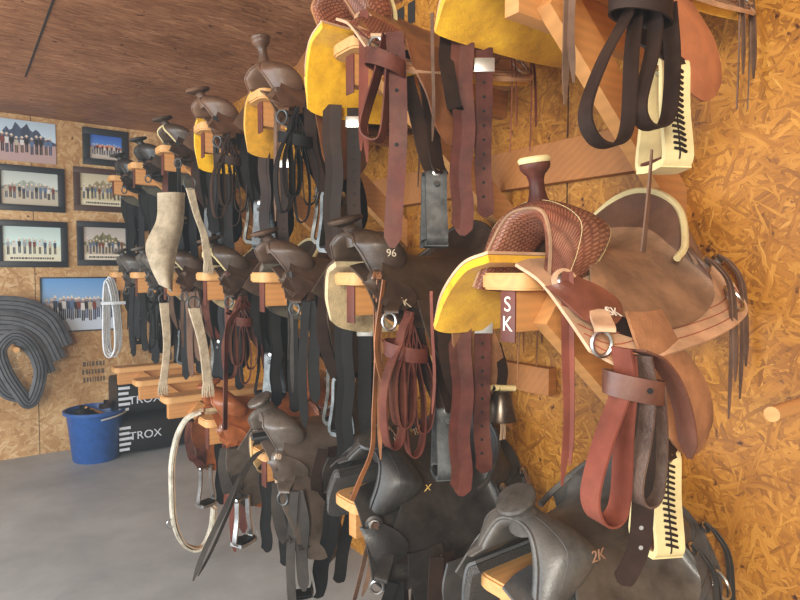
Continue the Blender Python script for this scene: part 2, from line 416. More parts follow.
def stirrup(parent, o, psi, mat, kind='rawhide', h=.19, wb=.056, half=.046, name='stirrup'):
    """o = top bolt; psi = turn of the stirrup about the upright"""
    R = Matrix.Translation(Vector(o)) @ Matrix.Rotation(psi, 4, 'Z')      # tread runs along local x, band width along y
    mb = MB(); q = half
    path = [(.022, 0, 0), (.030, 0, -.012), (q*.72, 0, -h*.45), (q, 0, -h*.85), (q*1.0, 0, -h*.95), (q*.85, 0, -h)]
    for s in (1, -1):
        mb.strap([(p[0]*s, p[1], p[2]) for p in path], wb if kind != 'iron' else .022, .011 if kind != 'iron' else .007, (0, 1, 0), n=5)
    mb.strap([(-q*.9, 0, -h), (0, 0, -h-.004), (q*.9, 0, -h)], wb*1.1, .014, (0, 1, 0), n=5)
    st = mb.build(name, mat, parent, ORG, M=R)
    b = MB(); b.tube([(-.034, 0, -.006), (.034, 0, -.006)], .007, 8)
    for s in (1, -1): b.lathe([(.011, 0), (.010, .004), (.004, .006)], (.034*s, 0, -.006), (s, 0, 0), 10)
    b.build('bolt', STEEL, st, ORG, M=R)
    if kind == 'rawhide':
        for s in (1, -1):
            lc = MB(); P = cr(path, 5)
            lc.tube([((q_.x+.0062)*s, 0, q_.z) for q_ in P[3:22]], .0018, 5)
            for i in range(15):
                zz = -.018-.148*i/14; a = min(P, key=lambda q_: abs(q_.z-zz)).copy(); a.z = zz; z = a.z; x = (a.x+.0075)*s
                sg = 1 if i % 2 else -1
                lc.tube([(x, -.012, z+.002), (x+.003*s, 0, z), (x, .012, z-.005)], .0028, 5)
            lc.build('lacing', CHOC, st, ORG, M=R)
    if kind == 'metal':
        for s in (1, -1):
            MB().lathe([(.009, 0), (.008, .004)], (.04*s, .0, -.035), (s, 0, .35), 10).build('rivet', DSTEEL, st, ORG, M=R)
    tr = MB(); tr.strap([(-q*.8, 0, -h+.010), (q*.8, 0, -h+.010)], wb*.9, .006, (0, 1, 0), n=2); tr.build('tread', OX if kind == 'rawhide' else BLACK, st, ORG, M=R)
    return st

DEF = dict(dx=0, dy=0, dz=0, roll=0, pitch=0, yaw=0, swell=None, seat=None, skirt=None, fleece=CREAM, binding=None, fender=None,
           horn='post', horncap=None, hornmat=None, detail=2, round=0, strmat=BRNST, latigo=None, latmat=OX, billet=OX, keeper=True, stirrup='rawhide', stmat=None,
           fend=(0, -.34), brand=None, gullet=HOLE, front=(.34, .38), rear=(.26, .36), near_fender=True, far_fender=True, stpsi=-.5, stdrop=.0,
           edge=None, lace=False, hs=1.0, zs=1.0, offw=1.0, steep=True, latmat3=None, dish=None, rearmat=None, earmat=None, forkdx=0.0, tail=True, latw=1.0, lats=1.0, offz=1.0, edgeband=None, off_stirrup=True, latdz=0, holes=True, conchos=STEEL)

def saddle(Yc, Zr, label, group=None, **kw):
    p = dict(DEF); p.update(kw); d = p['detail']; ku = 3 if d < 2 else 5; kv = 3 if d < 2 else 6
    if d >= 3: ku, kv = 6, 8
    root = empty('western_saddle', (WX-.32-p['dx'], Yc-p['dy'], Zr+p['dz']), (p['roll'], p['pitch'], PI+p['yaw']))
    tag(root, label, 'saddle', group)
    sw, se, sk = p['swell'], p['seat'], p['skirt']; hm = p['hornmat'] or sw
    # seat with its side jockeys
    zs = p['zs']
    def Z(G):
        for r in G:
            for v in r:
                if v.z > .02: v.z = .02+(v.z-.02)*zs
        return G
    rows = [mirror_row(r) for r in SEAT]
    for i, r in enumerate(rows):
        if i:
            k = p['offw']**.5
            for v, my, mz in ((r[0], 1.10, .01), (r[1], 1.30, .022), (r[2], 1.1, .008)): v.y = max(v.y*my*(k if v is not r[2] else 1), -.275); v.z += mz
            if p['steep']: r[0].y = -.172; r[0].z = min(r[0].z, -.02)-.02; r[1].y = -.135; r[1].z = max(r[1].z, .0)
    FD = Vector((p['forkdx'], 0, 0))
    for i in (5, 6, 7): rows[i] = [v+FD*(.35, .8, 1)[i-5] for v in rows[i]]
    G = Z(patch(rows, ku, kv))
    cut = 2*ku-ku//2
    if p['dish']:
        seat = MB().grid(G[cut:], .006).build('seat', se, root, ORG); MB().grid(G[:cut+1], .006).build('cantle_dish', p['dish'], root, ORG)
    else: seat = MB().grid(G, .006).build('seat', se, root, ORG)
    e = p['edge'] or scl_mat(se)
    # fork
    G2 = Z(patch([mirror_row(r) for r in FORK], ku, kv, closed=True))
    for r in G2:
        for v in r: v.x += p['forkdx']*max(0, min(1, v.z/.08))
    if p['steep']:
        for r in G2:
            for v in r:
                if v.y < 0:
                    if v.z < .04: v.z = .04+(v.z-.04)*.22
                    v.y *= .86
    if p['hs'] != 1:
        for r in G2:
            for v in r: v.y *= p['hs']
    fm = MB(); nv = len(G2[0]); fl = [v for r in G2 for v in r]; nu = len(G2)
    NN = gridnormals(G2, True); fs = []
    uvs = []; ua = 0
    for i in range(nu):
        if i: ua += (G2[i][nv//2]-G2[i-1][nv//2]).length
        va = 0
        for j in range(nv):
            if j: va += (G2[i][j]-G2[i][j-1]).length
            uvs.append((ua, va))
    for i in range(nu):
        k = (i+1) % nu
        for j in range(nv-1): fs.append([i*nv+j, k*nv+j, k*nv+j+1, i*nv+j+1])
    fs.append([i*nv for i in range(nu)]); fs.append([i*nv+nv-1 for i in range(nu)])
    fm.add(fl, fs, uvs); fork = fm.build('fork', sw, root, ORG, sharp=60)
    # gullet welt and rows of stitching
    rim = G2[0]
    MB().tube(rim, .0045, 6).build('welt', p['edge'] or se, fork, ORG)
    if d >= 2:
        for idx, c in ((ku, p['binding'] or e), (2*ku+1, p['binding'] or e)):
            row = G2[idx]; N = NN[idx]; s_ = MB()
            s_.tube([row[j]+N[j]*(.0008 if N[j].dot(Vector((0, 0, 1))) > -9 else 0) for j in range(1, nv-1)], .0014, 4)
            s_.build('stitching', c, fork, ORG)
    if p['edgeband']:
        row = G2[3*ku-1]; N = NN[3*ku-1]
        for sg in (0, 1):
            idx = range(1, 2*kv) if sg == 0 else range(nv-2*kv, nv-1)
            MB().tube([row[j]+Vector((.004, 0, .002)) for j in idx], .0075, 7).build('rolled_edge', p['edgeband'], fork, ORG)
    if p['lace']:
        lc = MB(); row = G2[3*ku-1]
        for j in range(2, nv-2):
            a = row[j]; b = row[min(j+1, nv-2)]
            for t in (0, .5):
                q = a.lerp(b, t); lc.tube([q+Vector((.014, 0, .006)), q+Vector((0, 0, .011)), q+Vector((-.012, 0, .002))], .0035, 5)
        lc.build('rawhide_lacing', RAW, fork, ORG)
    # horn
    h = p['horn']; hb = MB(); cp = MB()
    if h == 'post':
        ax = Vector((.16, 0, 1)).normalized(); o = Vector((.518, 0, .02+.125*zs))
        hb.lathe([(.030, 0), (.021, .018), (.0175, .035), (.0165, .055), (.020, .068), (.031, .080), (.034, .088), (.033, .096)], o, ax, 20)
        cp.lathe([(.0335, .0945), (.036, .099), (.036, .104), (.032, .108), (.0, .109)], o, ax, 24)
    elif h == 'flat':
        ax = Vector((.75, 0, 1)).normalized(); o = Vector((.522, 0, .02+.105*zs)); c2 = Vector((.28, 0, 1)).normalized()
        hb.lathe([(.036, -.012), (.027, .010), (.021, .024), (.019, .038), (.022, .048), (.030, .053)], o, ax, 18)
        cp.lathe([(.030, -.006), (.044, .0), (.047, .006), (.044, .012), (.03, .015), (0, .016)], o+ax*.054, c2, 24, sx=1.2, xdir=(1, 0, 0))
    elif h == 'big':
        ax = Vector((.55, 0, 1)).normalized(); o = Vector((.515, 0, .02+.10*zs))
        hb.lathe([(.044, 0), (.034, .02), (.030, .04), (.030, .052), (.034, .060)], o, ax, 18)
        cp.lathe([(.033, .056), (.042, .062), (.044, .070), (.041, .076), (.030, .079), (0, .078)], o+Vector((.004, 0, 0)), ax, 24, sx=1.12, xdir=(1, 0, 0))
    elif h == 'tall':
        ax = Vector((.12, 0, 1)).normalized(); o = Vector((.518, 0, .02+.125*zs))
        hb.lathe([(.034, 0), (.024, .02), (.020, .05), (.019, .085), (.024, .100), (.036, .110), (.038, .116)], o, ax, 18)
        cp.lathe([(.037, .113), (.041, .118), (.041, .124), (.036, .128), (0, .129)], o, ax, 24)
    for m_ in (hb, cp): m_.v = [v+FD for v in m_.v]
    hn = hb.build('horn', hm, root, ORG); cp.build('horn_cap', p['horncap'] or hm, hn, ORG)
    # cantle
    crow = [[(.130, 0, .206), (.132, .07, .188), (.150, .127, .140), (.212, .172, .062)],
            [(.105, 0, .150), (.108, .072, .135), (.128, .134, .095), (.200, .180, .040)],
            [(.070, 0, .080), (.072, .075, .068), (.090, .145, .040), (.180, .188, .005)]]
    can = MB().grid(Z(patch([mirror_row(r) for r in crow], 3, kv)), .008).build('cantle', sk if d < 3 else se, root, ORG)
    arc = Z([cr(mirror_row([(.134, 0, .210), (.136, .07, .192), (.153, .127, .143), (.218, .173, .062), (.26, .178, .03)]), 6)])[0]
    MB().tube(arc, .0085, 8).build('binding', p['binding'] or e, can, ORG)
    # skirts, each with its lining
    rd = p['round']
    for s in (1, -1):
        rr = []
        for r in SKIRT:
            q = []
            ri = SKIRT.index(r)
            for i, v in enumerate(r):
                x, y, z = v
                if p['dx'] < 0: x = max(x, .030-p['dx']+.012*(SKIRT.index(r)))
                if s < 0 and ri >= 1:
                    oy, oz = (STEEP if p['steep'] else OFFPROF)[i]; y, z = oy, oz*(1 if i < 3 else (.55, .8, .95, 1, 1, .9)[ri-1])
                    z *= 1 if z > 0 else p['offz']
                    if ri == 6: x -= (0, .005, .015, .050)[i]
                    if ri == 5: x -= (0, 0, .010, .030)[i]
                    y *= p['offw']
                    if ri >= 1 and i == 0: y = .035
                if rd and i >= 2:
                    u = (x-.33)/.36; k = 1-rd*(u*u)*(i-1)*.5
                    y = .03+(y-.03)*k; z = .03+(z-.03)*k
                q.append(Vector((x, y*s, z)))
            rr.append(q)
        G3 = patch(rr, ku, kv)
        skm = MB().grid(G3, .007).build('skirt', sk, root, ORG)
        sg = -s
        # lining follows the skirt just beneath it and shows as a thick soft edge
        G4 = [[v.copy() for v in r] for r in G3]; N3 = gridnormals(G3)
        for i, r in enumerate(G4):
            for j, v in enumerate(r):
                n = N3[i][j]
                if n.z > 0: n = -n
                v += n*.0135
                f = j/(len(r)-1)
                if f > .55: v.y += s*.006*(f-.55)/.45; v.z -= .006*(f-.55)/.45
        if s > 0: G4 = [r[:-2] for r in G4[:-(ku if d == 3 else 2)]]
        MB().grid(G4, .017).build('lining', p['fleece'], skm, ORG)
        if d >= 2:
            for fr in (.94, .86, .78, .5):
                j = int(fr*(len(G3[0])-1)); ln = MB()
                pts = [G3[i][j] + (N3[i][j] if N3[i][j].z > 0 else -N3[i][j])*.0038 for i in range(2, len(G3)-1)]
                ln.tube(pts, .0016, 4); ln.build('border_groove', p.get('groove') or e, skm, ORG)
        # rear dee, rigging ring
        pass
    for s in (1, -1):
        # fender
        if (s > 0 and p['near_fender']) or (s < 0 and p['far_fender']):
            fx, fz = p['fend']; k = (fz+.09)/-.25
            fr = [[(.545+fx, .236*s, -.075), (.485+fx, .238*s, -.078), (.425+fx, .236*s, -.075)],
                  [(.538+fx, .262*s, -.075-.075*k), (.466+fx, .268*s, -.078-.075*k), (.390+fx, .262*s, -.075-.075*k)],
                  [(.512+fx, .284*s, -.075-.15*k), (.425+fx, .290*s, -.075-.15*k), (.334+fx, .284*s, -.075-.15*k)],
                  [(.490+fx, .292*s, -.075-.225*k), (.405+fx, .300*s, -.080-.225*k), (.318+fx, .292*s, -.075-.22*k)],
                  [(.455+fx, .294*s, -.082-.262*k), (.400+fx, .300*s, -.088-.27*k), (.345+fx, .294*s, -.082-.255*k)]]
            MB().grid(patch(fr, ku, kv), .006).build('fender', p['fender'] or sk, root, ORG)
        # stirrup leather, from the tree down to the stirrup
        zt = fz_ = -.345-p['stdrop']
        sl = MB(); fx = p['fend'][0]
        q0 = .215 if s > 0 else .25; n0 = len(sl.v)
        sl.strap([(.49+fx, (q0+.004)*s, -.085), (.49+fx, .246*s, -.16), (.485+fx, .262*s, -.25), (.478+fx, .282*s, zt+.03), (.475+fx, .300*s, zt-.008)], .045, .005, (1, 0, 0), n=5)
        sl.strap([(.53+fx, q0*s, -.085), (.545+fx, .240*s, -.17), (.53+fx, .258*s, -.26), (.505+fx, .275*s, zt+.03), (.48+fx, .285*s, zt-.008)], .040, .005, (1, -.3, 0), n=5)
        if s < 0:
            for v in sl.v: v.y -= .045*max(0, min(1, (v.z-zt)/.15))
        sl.build('stirrup_leather', p['latmat'] if d < 3 else CHOC, root, ORG)
        if p['stirrup'] and (s > 0 or p['off_stirrup']):
            stirrup(root, (.470+fx, .262*s, zt), PI/2+p['stpsi']*s, p['stmat'] or RAW, p['stirrup'])
    # front jockey ear, conchos and strings
    for s in (1, -1):
        ear = [[(.655, .135*s, -.028), (.640, .158*s, -.020), (.600, .165*s, -.010)],
               [(.650, .175*s, -.055), (.610, .190*s, -.045), (.560, .190*s, -.030)],
               [(.640, .205*s, -.082), (.590, .222*s, -.078), (.535, .215*s, -.058)],
               [(.615, .220*s, -.100), (.580, .232*s, -.100), (.545, .228*s, -.085)]]
        if s > 0: er = MB().grid(patch(ear, 4, 4), .006).build('front_jockey', p['earmat'] or sw, root, ORG)
        if s < 0:
            if d == 3 and not p['steep']: strings('saddle_string', (.60, -.272, -.06), [.30], p['strmat'], root, w=.008)
            continue
        cn = MB(); co = Vector((.618, .150*s, -.018)) if s > 0 else Vector((.615, -.222, -.035)); ca = Vector((.45, .8*s, .35)).normalized()
        cn.lathe([(.026, 0), (.025, .006), (.018, .009)], co, ca, 16)
        ro = cn.build('rosette', sk, root, ORG)
        MB().lathe([(.017, .009), (.015, .013), (.006, .015), (.0, .015)], co, ca, 14).build('concho', p['conchos'], ro, ORG)
        if p['front']: strings('saddle_string', co+ca*.018, p['front'] if s > 0 else [x*.8 for x in p['front']], p['strmat'], root)
        for (o, l) in (((.165, .195*s, .02), 1.0), ((.045, .165*s, .03), .95)):
            o = Vector(o); a = Vector((0, .75*s, .65)).normalized()
            MB().lathe([(.016, -.004), (.015, .004), (.006, .008), (0, .008)], o, a, 12).build('concho', p['conchos'], root, ORG)
            if p['rear'] and (s > 0):
                for k, ln in enumerate(p['rear']):
                    mb = MB(); q = .012*(k-.5); ln *= l
                    P = [o+Vector((q*.4, 0, .012)), o+Vector((q, .03*s, -.01)), o+Vector((q-.006, .055*s, -.06)), o+Vector((q*1.6-.004, .064*s, -.06-ln*.4)), o+Vector((q*2.2, .066*s, -.06-ln*.8))]
                    mb.strap(P, .0115, .003, (.55, .8, 0), n=6, twist=random.uniform(-.8, .8), point=.12); mb.build('saddle_string', p['rearmat'] or p['strmat'], root, ORG)
        # dees
        dd = MB(); dd.tube(cr([(.12+.026*math.cos(t), (.240+.018*math.sin(t))*s, -.060-.026*math.sin(t)) for t in [k*2*PI/8 for k in range(8)]], 3, True), .0035, 6, closed=True)
        dd.build('dee_ring', STEEL, root, ORG)
        rg = MB(); c0 = Vector((.655, .262*s, -.125))
        rg.tube([c0+Vector((.017*math.cos(t)*.8, -.017*math.cos(t)*.6*s, .022*math.sin(t))) for t in [k*2*PI/20 for k in range(20)]], .0042, 6, closed=True)
        rg.build('rigging_ring', STEEL if d > 2 else DSTEEL, root, ORG)
        MB().strap([(.60, (.215 if s > 0 else .24)*s, -.072), (.62, (.235 if s > 0 else .25)*s, -.085), (.648, .262*s, -.097), (.652, .266*s, -.105)], .036, .008, (.8, -.6*s, 0), n=4).build('rigging_strap', sk, root, ORG)
    # straps on the off side
    if p['billet']:
        vr = 1 if d > 2 else random.uniform(.65, 1.05); vw = 1 if d > 2 else random.uniform(.6, .9); ot = 0 if d > 2 else random.uniform(-.4, .4)
        oy = -.170 if p['steep'] else -.262; o = (.52 if p['steep'] else .50, oy, -.15 if p['steep'] else -.10); b = MB()
        flat(b, o, [(.0, 0), (.004, -.1*vr), (-.004, -.22*vr), (.006, -.33*vr), (-.002, -.42*vr), (.004, -.49*vr)], .048*vw, .004, turn=ot, point=.05, n=7)
        flat(b, o, [(.012, 0), (.016, -.1*vr), (.006, -.21*vr), (.015, -.33*vr), (.008, -.42*vr), (.012, -.475*vr)], .046*vw, .004, turn=.15+ot, point=.05, n=7)
        b.build('off_billet', p['billet'], root, ORG)
        o = (.45 if p['steep'] else .435, oy+.004, -.15 if p['steep'] else -.10); b = MB()
        flat(b, o, [(0, 0), (.0, -.15), (.002, -.3), (-.006, -.40), (-.004, -.44)], .044, .0045, turn=.05, point=.09)
        fb = b.build('off_billet', p['billet'], root, ORG)
        if p['holes'] and d >= 2:
            for k in range(9): holes(MB(), o, S2, [-.09-.037*k]).build('eyelet', HOLE, fb, ORG)
        if p['keeper']:
            k = MB(); S = Vector(S2); W = Vector((.6, .8, 0)); oo = Vector(o)+Vector((0, 0, -.045))
            Mx = Matrix(((S[0], W[0], 0, oo[0]), (S[1], W[1], 0, oo[1]), (0, 0, 1, oo[2]), (0, 0, 0, 1)))
            k.box((-.027, -.005, -.018), (.027, .005, .018), Mx, .002); k.build('keeper', SILVER, fb, ORG)
    if p['latigo']: p['latigo'](root, p)
    if p['brand']:
        for (txt, size, o, x, y, mt) in p['brand']: glyphs(txt, size, mt, 'brand_mark', root, Matrix.Translation((-.32, 0, 0)) @ basis(o, x, y), .0008)
    return root
EDG = {}
def scl_mat(m):
    return m

# near-side strap bundles ------------------------------------------------
def loops_big(root, p):
    """long latigo folded into hanging loops and wrapped once"""
    m = p['latmat']; o = Vector((.655, .30, -.14+p['latdz'])); lw = p['latw']; k_ = p['lats']
    a = MB(); hang(a, o, [(x*k_, z) for x, z in [(.0, .012), (-.006, -.05), (.036, -.15), (.060, -.235), (.044, -.280), (.012, -.282), (-.004, -.245), (-.008, -.13), (-.014, -.05), (-.01, .0)]], .048*lw, .0042, S=S3, n=8); a.build('latigo', p['latmat3'] or m, root, ORG)
    a = MB(); hang(a, o+Vector((-.01, .022, 0)), [(x*k_, z) for x, z in [(-.01, .0), (-.020, -.05), (-.016, -.13), (.002, -.215), (-.006, -.250), (-.030, -.252), (-.044, -.225), (-.048, -.14), (-.040, -.05)]], .044*lw, .0042, S=S3, n=8, turn=.1); a.build('latigo', p.get('latmat2', m), root, ORG)
    a = MB()
    if p['tail']: hang(a, o+Vector((-.01, .03, 0)), [(.006, .01), (-.035, -.008), (-.072, -.05), (-.098, -.11), (-.112, -.185)], .038, .004, S=S3, n=8, turn=.15, point=.1); a.build('latigo', m, root, ORG)
    if p['latmat3']:
        a = MB(); flat(a, o+Vector((-.02, .01, 0)), [(-.02, -.06), (-.022, -.20), (-.018, -.32), (.0, -.375), (.016, -.40)], .038, .004, n=7, point=.08); lt = a.build('latigo', CHOC, root, ORG)
        for z in (-.30, -.335): holes(MB(), o+Vector((-.02, .01, 0)), S2, [z], s=-.018, r=.004).build('slot', SILVER, lt, ORG)
    c = MB()   # the wrap
    W = Vector((.6, .8, 0)); S = Vector(S2); cz = Vector((0, 0, -.055))
    c.strap([o+cz+S*(-.022+.050*math.cos(t))+W*(.034*math.sin(t))+Vector((0, 0, .010*math.cos(t))) for t in [k*PI/6 for k in range(12)]], .040, .0045, (0, 0, 1), n=3, closed=True)
    wr = c.build('wrap', m, root, ORG)
    hk2 = MB().lathe([(.005, 0), (.005, .0015)], o+cz-S*.035+W*.0365, W, 8); hk2.build('slot', HOLE, wr, ORG)
def loop_tail(root, p):
    """latigo with one loop and a long cut tail, wrapped below the ring"""
    m = p['latmat']; o = Vector((.64, .30, -.12))
    a = MB(); flat(a, o, [(-.01, .02), (-.018, -.08), (-.02, -.22), (-.015, -.33), (-.009, -.42), (-.005, -.50)], .044, .004, n=6, point=.06); t = a.build('latigo', m, root, ORG)
    for z in (-.04, -.12, -.25): holes(MB(), o, S2, [z], s=-.016, r=.005).build('slot', HOLE, t, ORG)
    a = MB(); hang(a, o, [(.01, .01), (.03, -.08), (.065, -.20), (.05, -.235), (.02, -.23), (.008, -.15), (.0, -.03)], .04, .004, n=7, turn=-.4); a.build('latigo', m, root, ORG)
    c = MB(); W = Vector((.6, .8, 0)); S = Vector(S2)
    c.strap([o+Vector((0, 0, -.055))+S*(.012+.048*math.cos(t))+W*(.030*math.sin(t))+Vector((0, 0, .018*math.cos(t))) for t in [k*PI/6 for k in range(12)]], .038, .0045, (0, 0, 1), n=3, closed=True)
    c.build('wrap', m, root, ORG)
def drape(root, p):
    """several straps doubled over and tied in a bunch"""
    m = p['latmat']; o = Vector((.62, .285, -.11))
    for i, (s0, l, w) in enumerate(((-.05, .30, .038), (-.02, .36, .032), (.015, .28, .04), (.045, .33, .03))):
        a = MB(); hang(a, o+Vector((0, .006*i, 0)), [(0, .01), (s0*.6, -.06), (s0-.024, -l*.6), (s0-.018, -l*.95), (s0+.018, -l*.97), (s0+.026, -l*.55), (s0*.5, -.05), (0, 0)], w*1.15, .0038, S=S3, n=6, turn=-.2+.15*i); a.build('latigo', m, root, ORG)
    c = MB(); W = Vector((.6, .8, 0)); S = Vector(S2)
    c.strap([o+Vector((0, 0, -.09))+S*(.055*math.cos(t))+W*(.034*math.sin(t))+Vector((0, 0, .012*math.cos(t+.5))) for t in [k*PI/6 for k in range(12)]], .036, .0045, (0, 0, 1), n=3, closed=True)
    c.build('wrap', m, root, ORG)
def straight(root, p):
    m = p['latmat']; o = Vector((.62, .28, -.11))
    for i, (s0, l, w) in enumerate(((-.03, .34, .04), (.012, .42, .03))):
        a = MB(); flat(a, o+Vector((0, .008*i, 0)), [(s0*.3, .01), (s0, -.1), (s0+.008, -l*.6), (s0, -l)], w, .004, n=6, point=.07); a.build('latigo', m, root, ORG)

# ------------------------------------------------------------------ room shell
OSBW = osb('strand_board_wall', [(.0, (100, 58, 12)), (.35, (160, 102, 26)), (.6, (180, 120, 36)), (.85, (194, 136, 52)), (1.0, (224, 176, 96))], (1, 2), 1.5, bump=.9, aspect=8, rough=.5)
OSBB = osb('strand_board_end_wall', [(.0, (156, 110, 66)), (.35, (196, 152, 102)), (.65, (210, 172, 122)), (1.0, (234, 208, 168))], (0, 2), 1.2, bump=.4)
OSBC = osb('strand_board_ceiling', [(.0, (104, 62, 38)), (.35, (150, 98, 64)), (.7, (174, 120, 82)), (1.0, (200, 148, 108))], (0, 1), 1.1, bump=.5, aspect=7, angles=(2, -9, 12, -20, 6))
def slab(name, lo, hi, mat): return struct(MB().box(lo, hi).build(name, mat, smooth=False))
slab('wall_right', (WX, -2.6, 0), (WX+.1, BACK+.1, CEIL), OSBW)
slab('wall_back', (-4.2, BACK, 0), (WX, BACK+.1, CEIL), OSBB)
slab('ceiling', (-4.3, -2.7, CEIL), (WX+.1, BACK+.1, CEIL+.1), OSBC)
# concrete
mf, nt, bs = newmat('concrete'); L = nt.links
tc = node(nt, 'ShaderNodeTexCoord'); n1 = node(nt, 'ShaderNodeTexNoise', Scale=1.6, Detail=9.0, Roughness=.65); L.new(tc.outputs['Object'], n1.inputs['Vector'])
r = ramp(nt, [(.3, (138, 142, 144)), (.5, (158, 162, 163)), (.7, (176, 180, 180))]); L.new(n1.outputs['Fac'], r.inputs[0]); L.new(r.outputs[0], bs.inputs['Base Color'])
n2 = node(nt, 'ShaderNodeTexNoise', Scale=40.0, Detail=6.0); L.new(tc.outputs['Object'], n2.inputs['Vector']); bp = node(nt, 'ShaderNodeBump', Strength=.2, Distance=.003); L.new(n2.outputs['Fac'], bp.inputs['Height']); L.new(bp.outputs[0], bs.inputs['Normal'])
bs.inputs['Roughness'].default_value = .55
slab('floor', (-4.3, -2.7, -.1), (WX+.1, BACK+.1, 0), mf)
# left wall with its wide doorway, and the wall behind
slab('wall_left', (-4.3, 3.4, 0), (-4.2, BACK, CEIL), OSBW); slab('wall_left', (-4.3, -2.7, 2.2), (-4.2, 3.4, CEIL), OSBW)
slab('wall_front', (-4.3, -2.7, 2.2), (WX, -2.6, CEIL), OSBW)
SEAM = plain('seam_dark', (30, 20, 14), .9)
struct(MB().box((-1.137, 2.6, CEIL-.003), (-1.129, 4.2, CEIL+.001)).build('trim_ceiling_seam', SEAM, smooth=False))
# ledger board along the saddle wall and board joints
LEDG = wood('ledger_wood', (168, 108, 52))
struct(MB().box((WX-.04, .95, 1.66), (WX, 2.6, 1.79), bev=.003).build('trim_ledger', LEDG, smooth=False))
struct(MB().box((WX-.04, 1.25, .98), (WX, 2.6, 1.07), bev=.003).build('trim_ledger_low', LEDG, smooth=False))
struct(MB().box((WX-.002, 1.216, 0), (WX+.001, 1.219, CEIL)).build('trim_panel_joint', SEAM, smooth=False))
struct(MB().box((-1.02, BACK-.002, 0), (-1.017, BACK+.001, CEIL)).build('trim_panel_joint_back', SEAM, smooth=False))

# ------------------------------------------------------------------ saddle racks
COLY = [.89, 1.50, 2.11, 2.72, 3.33, 3.94, 4.55]
TIER = {'top': 2.044, 'mid': 1.38, 'low': .715}
TAGM = leather('tag_leather', (88, 42, 30), .45, .25, .3)
INK = plain('white_paint', (225, 215, 200), .6)
RACKLBL = {}
def rack(ci, tier, label, mark='', top=PINE, board=PINE2, tagm=True, end=.64):
    Y = COLY[ci]; Z = TIER[tier]
    r = empty('saddle_rack', (WX, Y, Z), (0, 0, PI)); tag(r, label, 'saddle rack', 'wooden arms of the saddle rack')
    o = (0, 0, 0)
    # top plank with rounded nose (plan outline)
    out = [(0, -.07), (end-.035, -.07)] + [(end-.035+.035*math.sin(t), -.07+.035*(1-math.cos(t))) for t in (.5, 1.0, 1.5)] + [(end, .0)] 
    out = out + [(x, -y) for x, y in reversed(out[:-1])]
    bm = bmesh.new(); vs = [bm.verts.new((x, y, -.002)) for x, y in out]; f = bm.faces.new(vs)
    ex = bmesh.ops.extrude_face_region(bm, geom=[f]); bmesh.ops.translate(bm, vec=(0, 0, -.036), verts=[v for v in ex['geom'] if isinstance(v, bmesh.types.BMVert)])
    bmesh.ops.bevel(bm, geom=[e for e in bm.edges if abs(e.verts[0].co.z-e.verts[1].co.z) < 1e-6], offset=.005, segments=2, affect='EDGES')
    bm.verts.index_update(); m = MB(); m.add([tuple(v.co) for v in bm.verts], [[v.index for v in q.verts] for q in bm.faces]); bm.free()
    m.build('top_plank', top, r)
    MB().box((0, -.02, -.128), (end-.03, .02, -.038), bev=.003).build('support_board', board, r)
    # brace back down to the wall
    a = Vector((.53, .042, -.075)); b = Vector((.0, .042, -.50)); d = (b-a).normalized(); n = Vector((-d.z, 0, d.x))
    bm_ = MB(); P = []
    for y in (.021, .059):
        P += [Vector((a.x, y, a.z))+n*.045, Vector((a.x, y, a.z))-n*.045]
        for sg in (-1, 1):
            q = Vector((b.x, y, b.z))+n*.045*sg; q = q + d*((0-q.x)/d.x); P.append(q)
    bm_.add(P, [[0, 1, 2, 3], [7, 6, 5, 4], [0, 4, 5, 1], [1, 5, 6, 2], [2, 6, 7, 3], [3, 7, 4, 0]]); bm_.build('brace', board, r, smooth=False)
    if tagm:
        t = MB().box((end-.030, -.021, -.150), (end-.026, .021, -.040), bev=.001).build('name_tag', TAGM, r)
        if mark:
            for i, ch in enumerate(mark): glyphs(ch, .046, INK, 'lettering', t, basis((end-.0255, 0, -.070-.042*i), (0, 1, 0), (0, 0, 1)))
    return r

GOLD = plain('faded_gold', (214, 176, 96), .6); WHITEM = plain('brand_white', (205, 190, 165), .6); LMARK = plain('light_mark', (220, 200, 180), .6)
def lmat(n, c, **k): return leather(n, c, **k)
swA = lmat('tooled_russet', (128, 76, 56), rough=.36, var=.3, worn=(182, 134, 104), wornamt=.6, pattern='basket')
seA = lmat('roughout_seat', (146, 112, 84), rough=.62, var=.22, worn=(96, 70, 54), wornamt=.6, bump=.5)
skA = lmat('tooled_natural', (206, 168, 134), rough=.5, var=.2, worn=(176, 128, 98), wornamt=.5)
feA = lmat('suede_fender', (158, 112, 76), rough=.75, var=.25, worn=(120, 78, 52), wornamt=.5, bump=.8)
feT = lmat('smooth_fender', (176, 112, 76), rough=.5, var=.2, worn=(148, 84, 60), wornamt=.5)
swB = lmat('tooled_dark_russet', (140, 82, 54), rough=.38, var=.3, pattern='basket')
seB = lmat('honey_seat', (150, 102, 60), rough=.45, var=.3, worn=(104, 66, 40), wornamt=.6)
feB = lmat('brown_fender', (128, 80, 48), rough=.45, var=.3, worn=(84, 50, 32), wornamt=.6)
dk1 = lmat('dark_brown', (58, 44, 35), rough=.38, var=.3, worn=(100, 82, 66), wornamt=.5)
dk2 = lmat('dark_umber', (70, 52, 42), rough=.42, var=.3, worn=(110, 88, 70), wornamt=.5)
dk3 = lmat('brown_saddle', (92, 64, 46), rough=.42, var=.3, worn=(130, 100, 76), wornamt=.4)
gr1 = lmat('charcoal_leather', (70, 67, 64), rough=.34, var=.3, worn=(116, 110, 100), wornamt=.6)
gr2 = lmat('grey_brown_leather', (80, 70, 62), rough=.34, var=.3, worn=(118, 106, 96), wornamt=.6)
org = lmat('orange_brown_leather', (150, 84, 44), rough=.36, var=.3, worn=(100, 54, 32), wornamt=.5)
blk = lmat('worn_black', (40, 38, 37), rough=.4, var=.3, worn=(84, 78, 72), wornamt=.5)
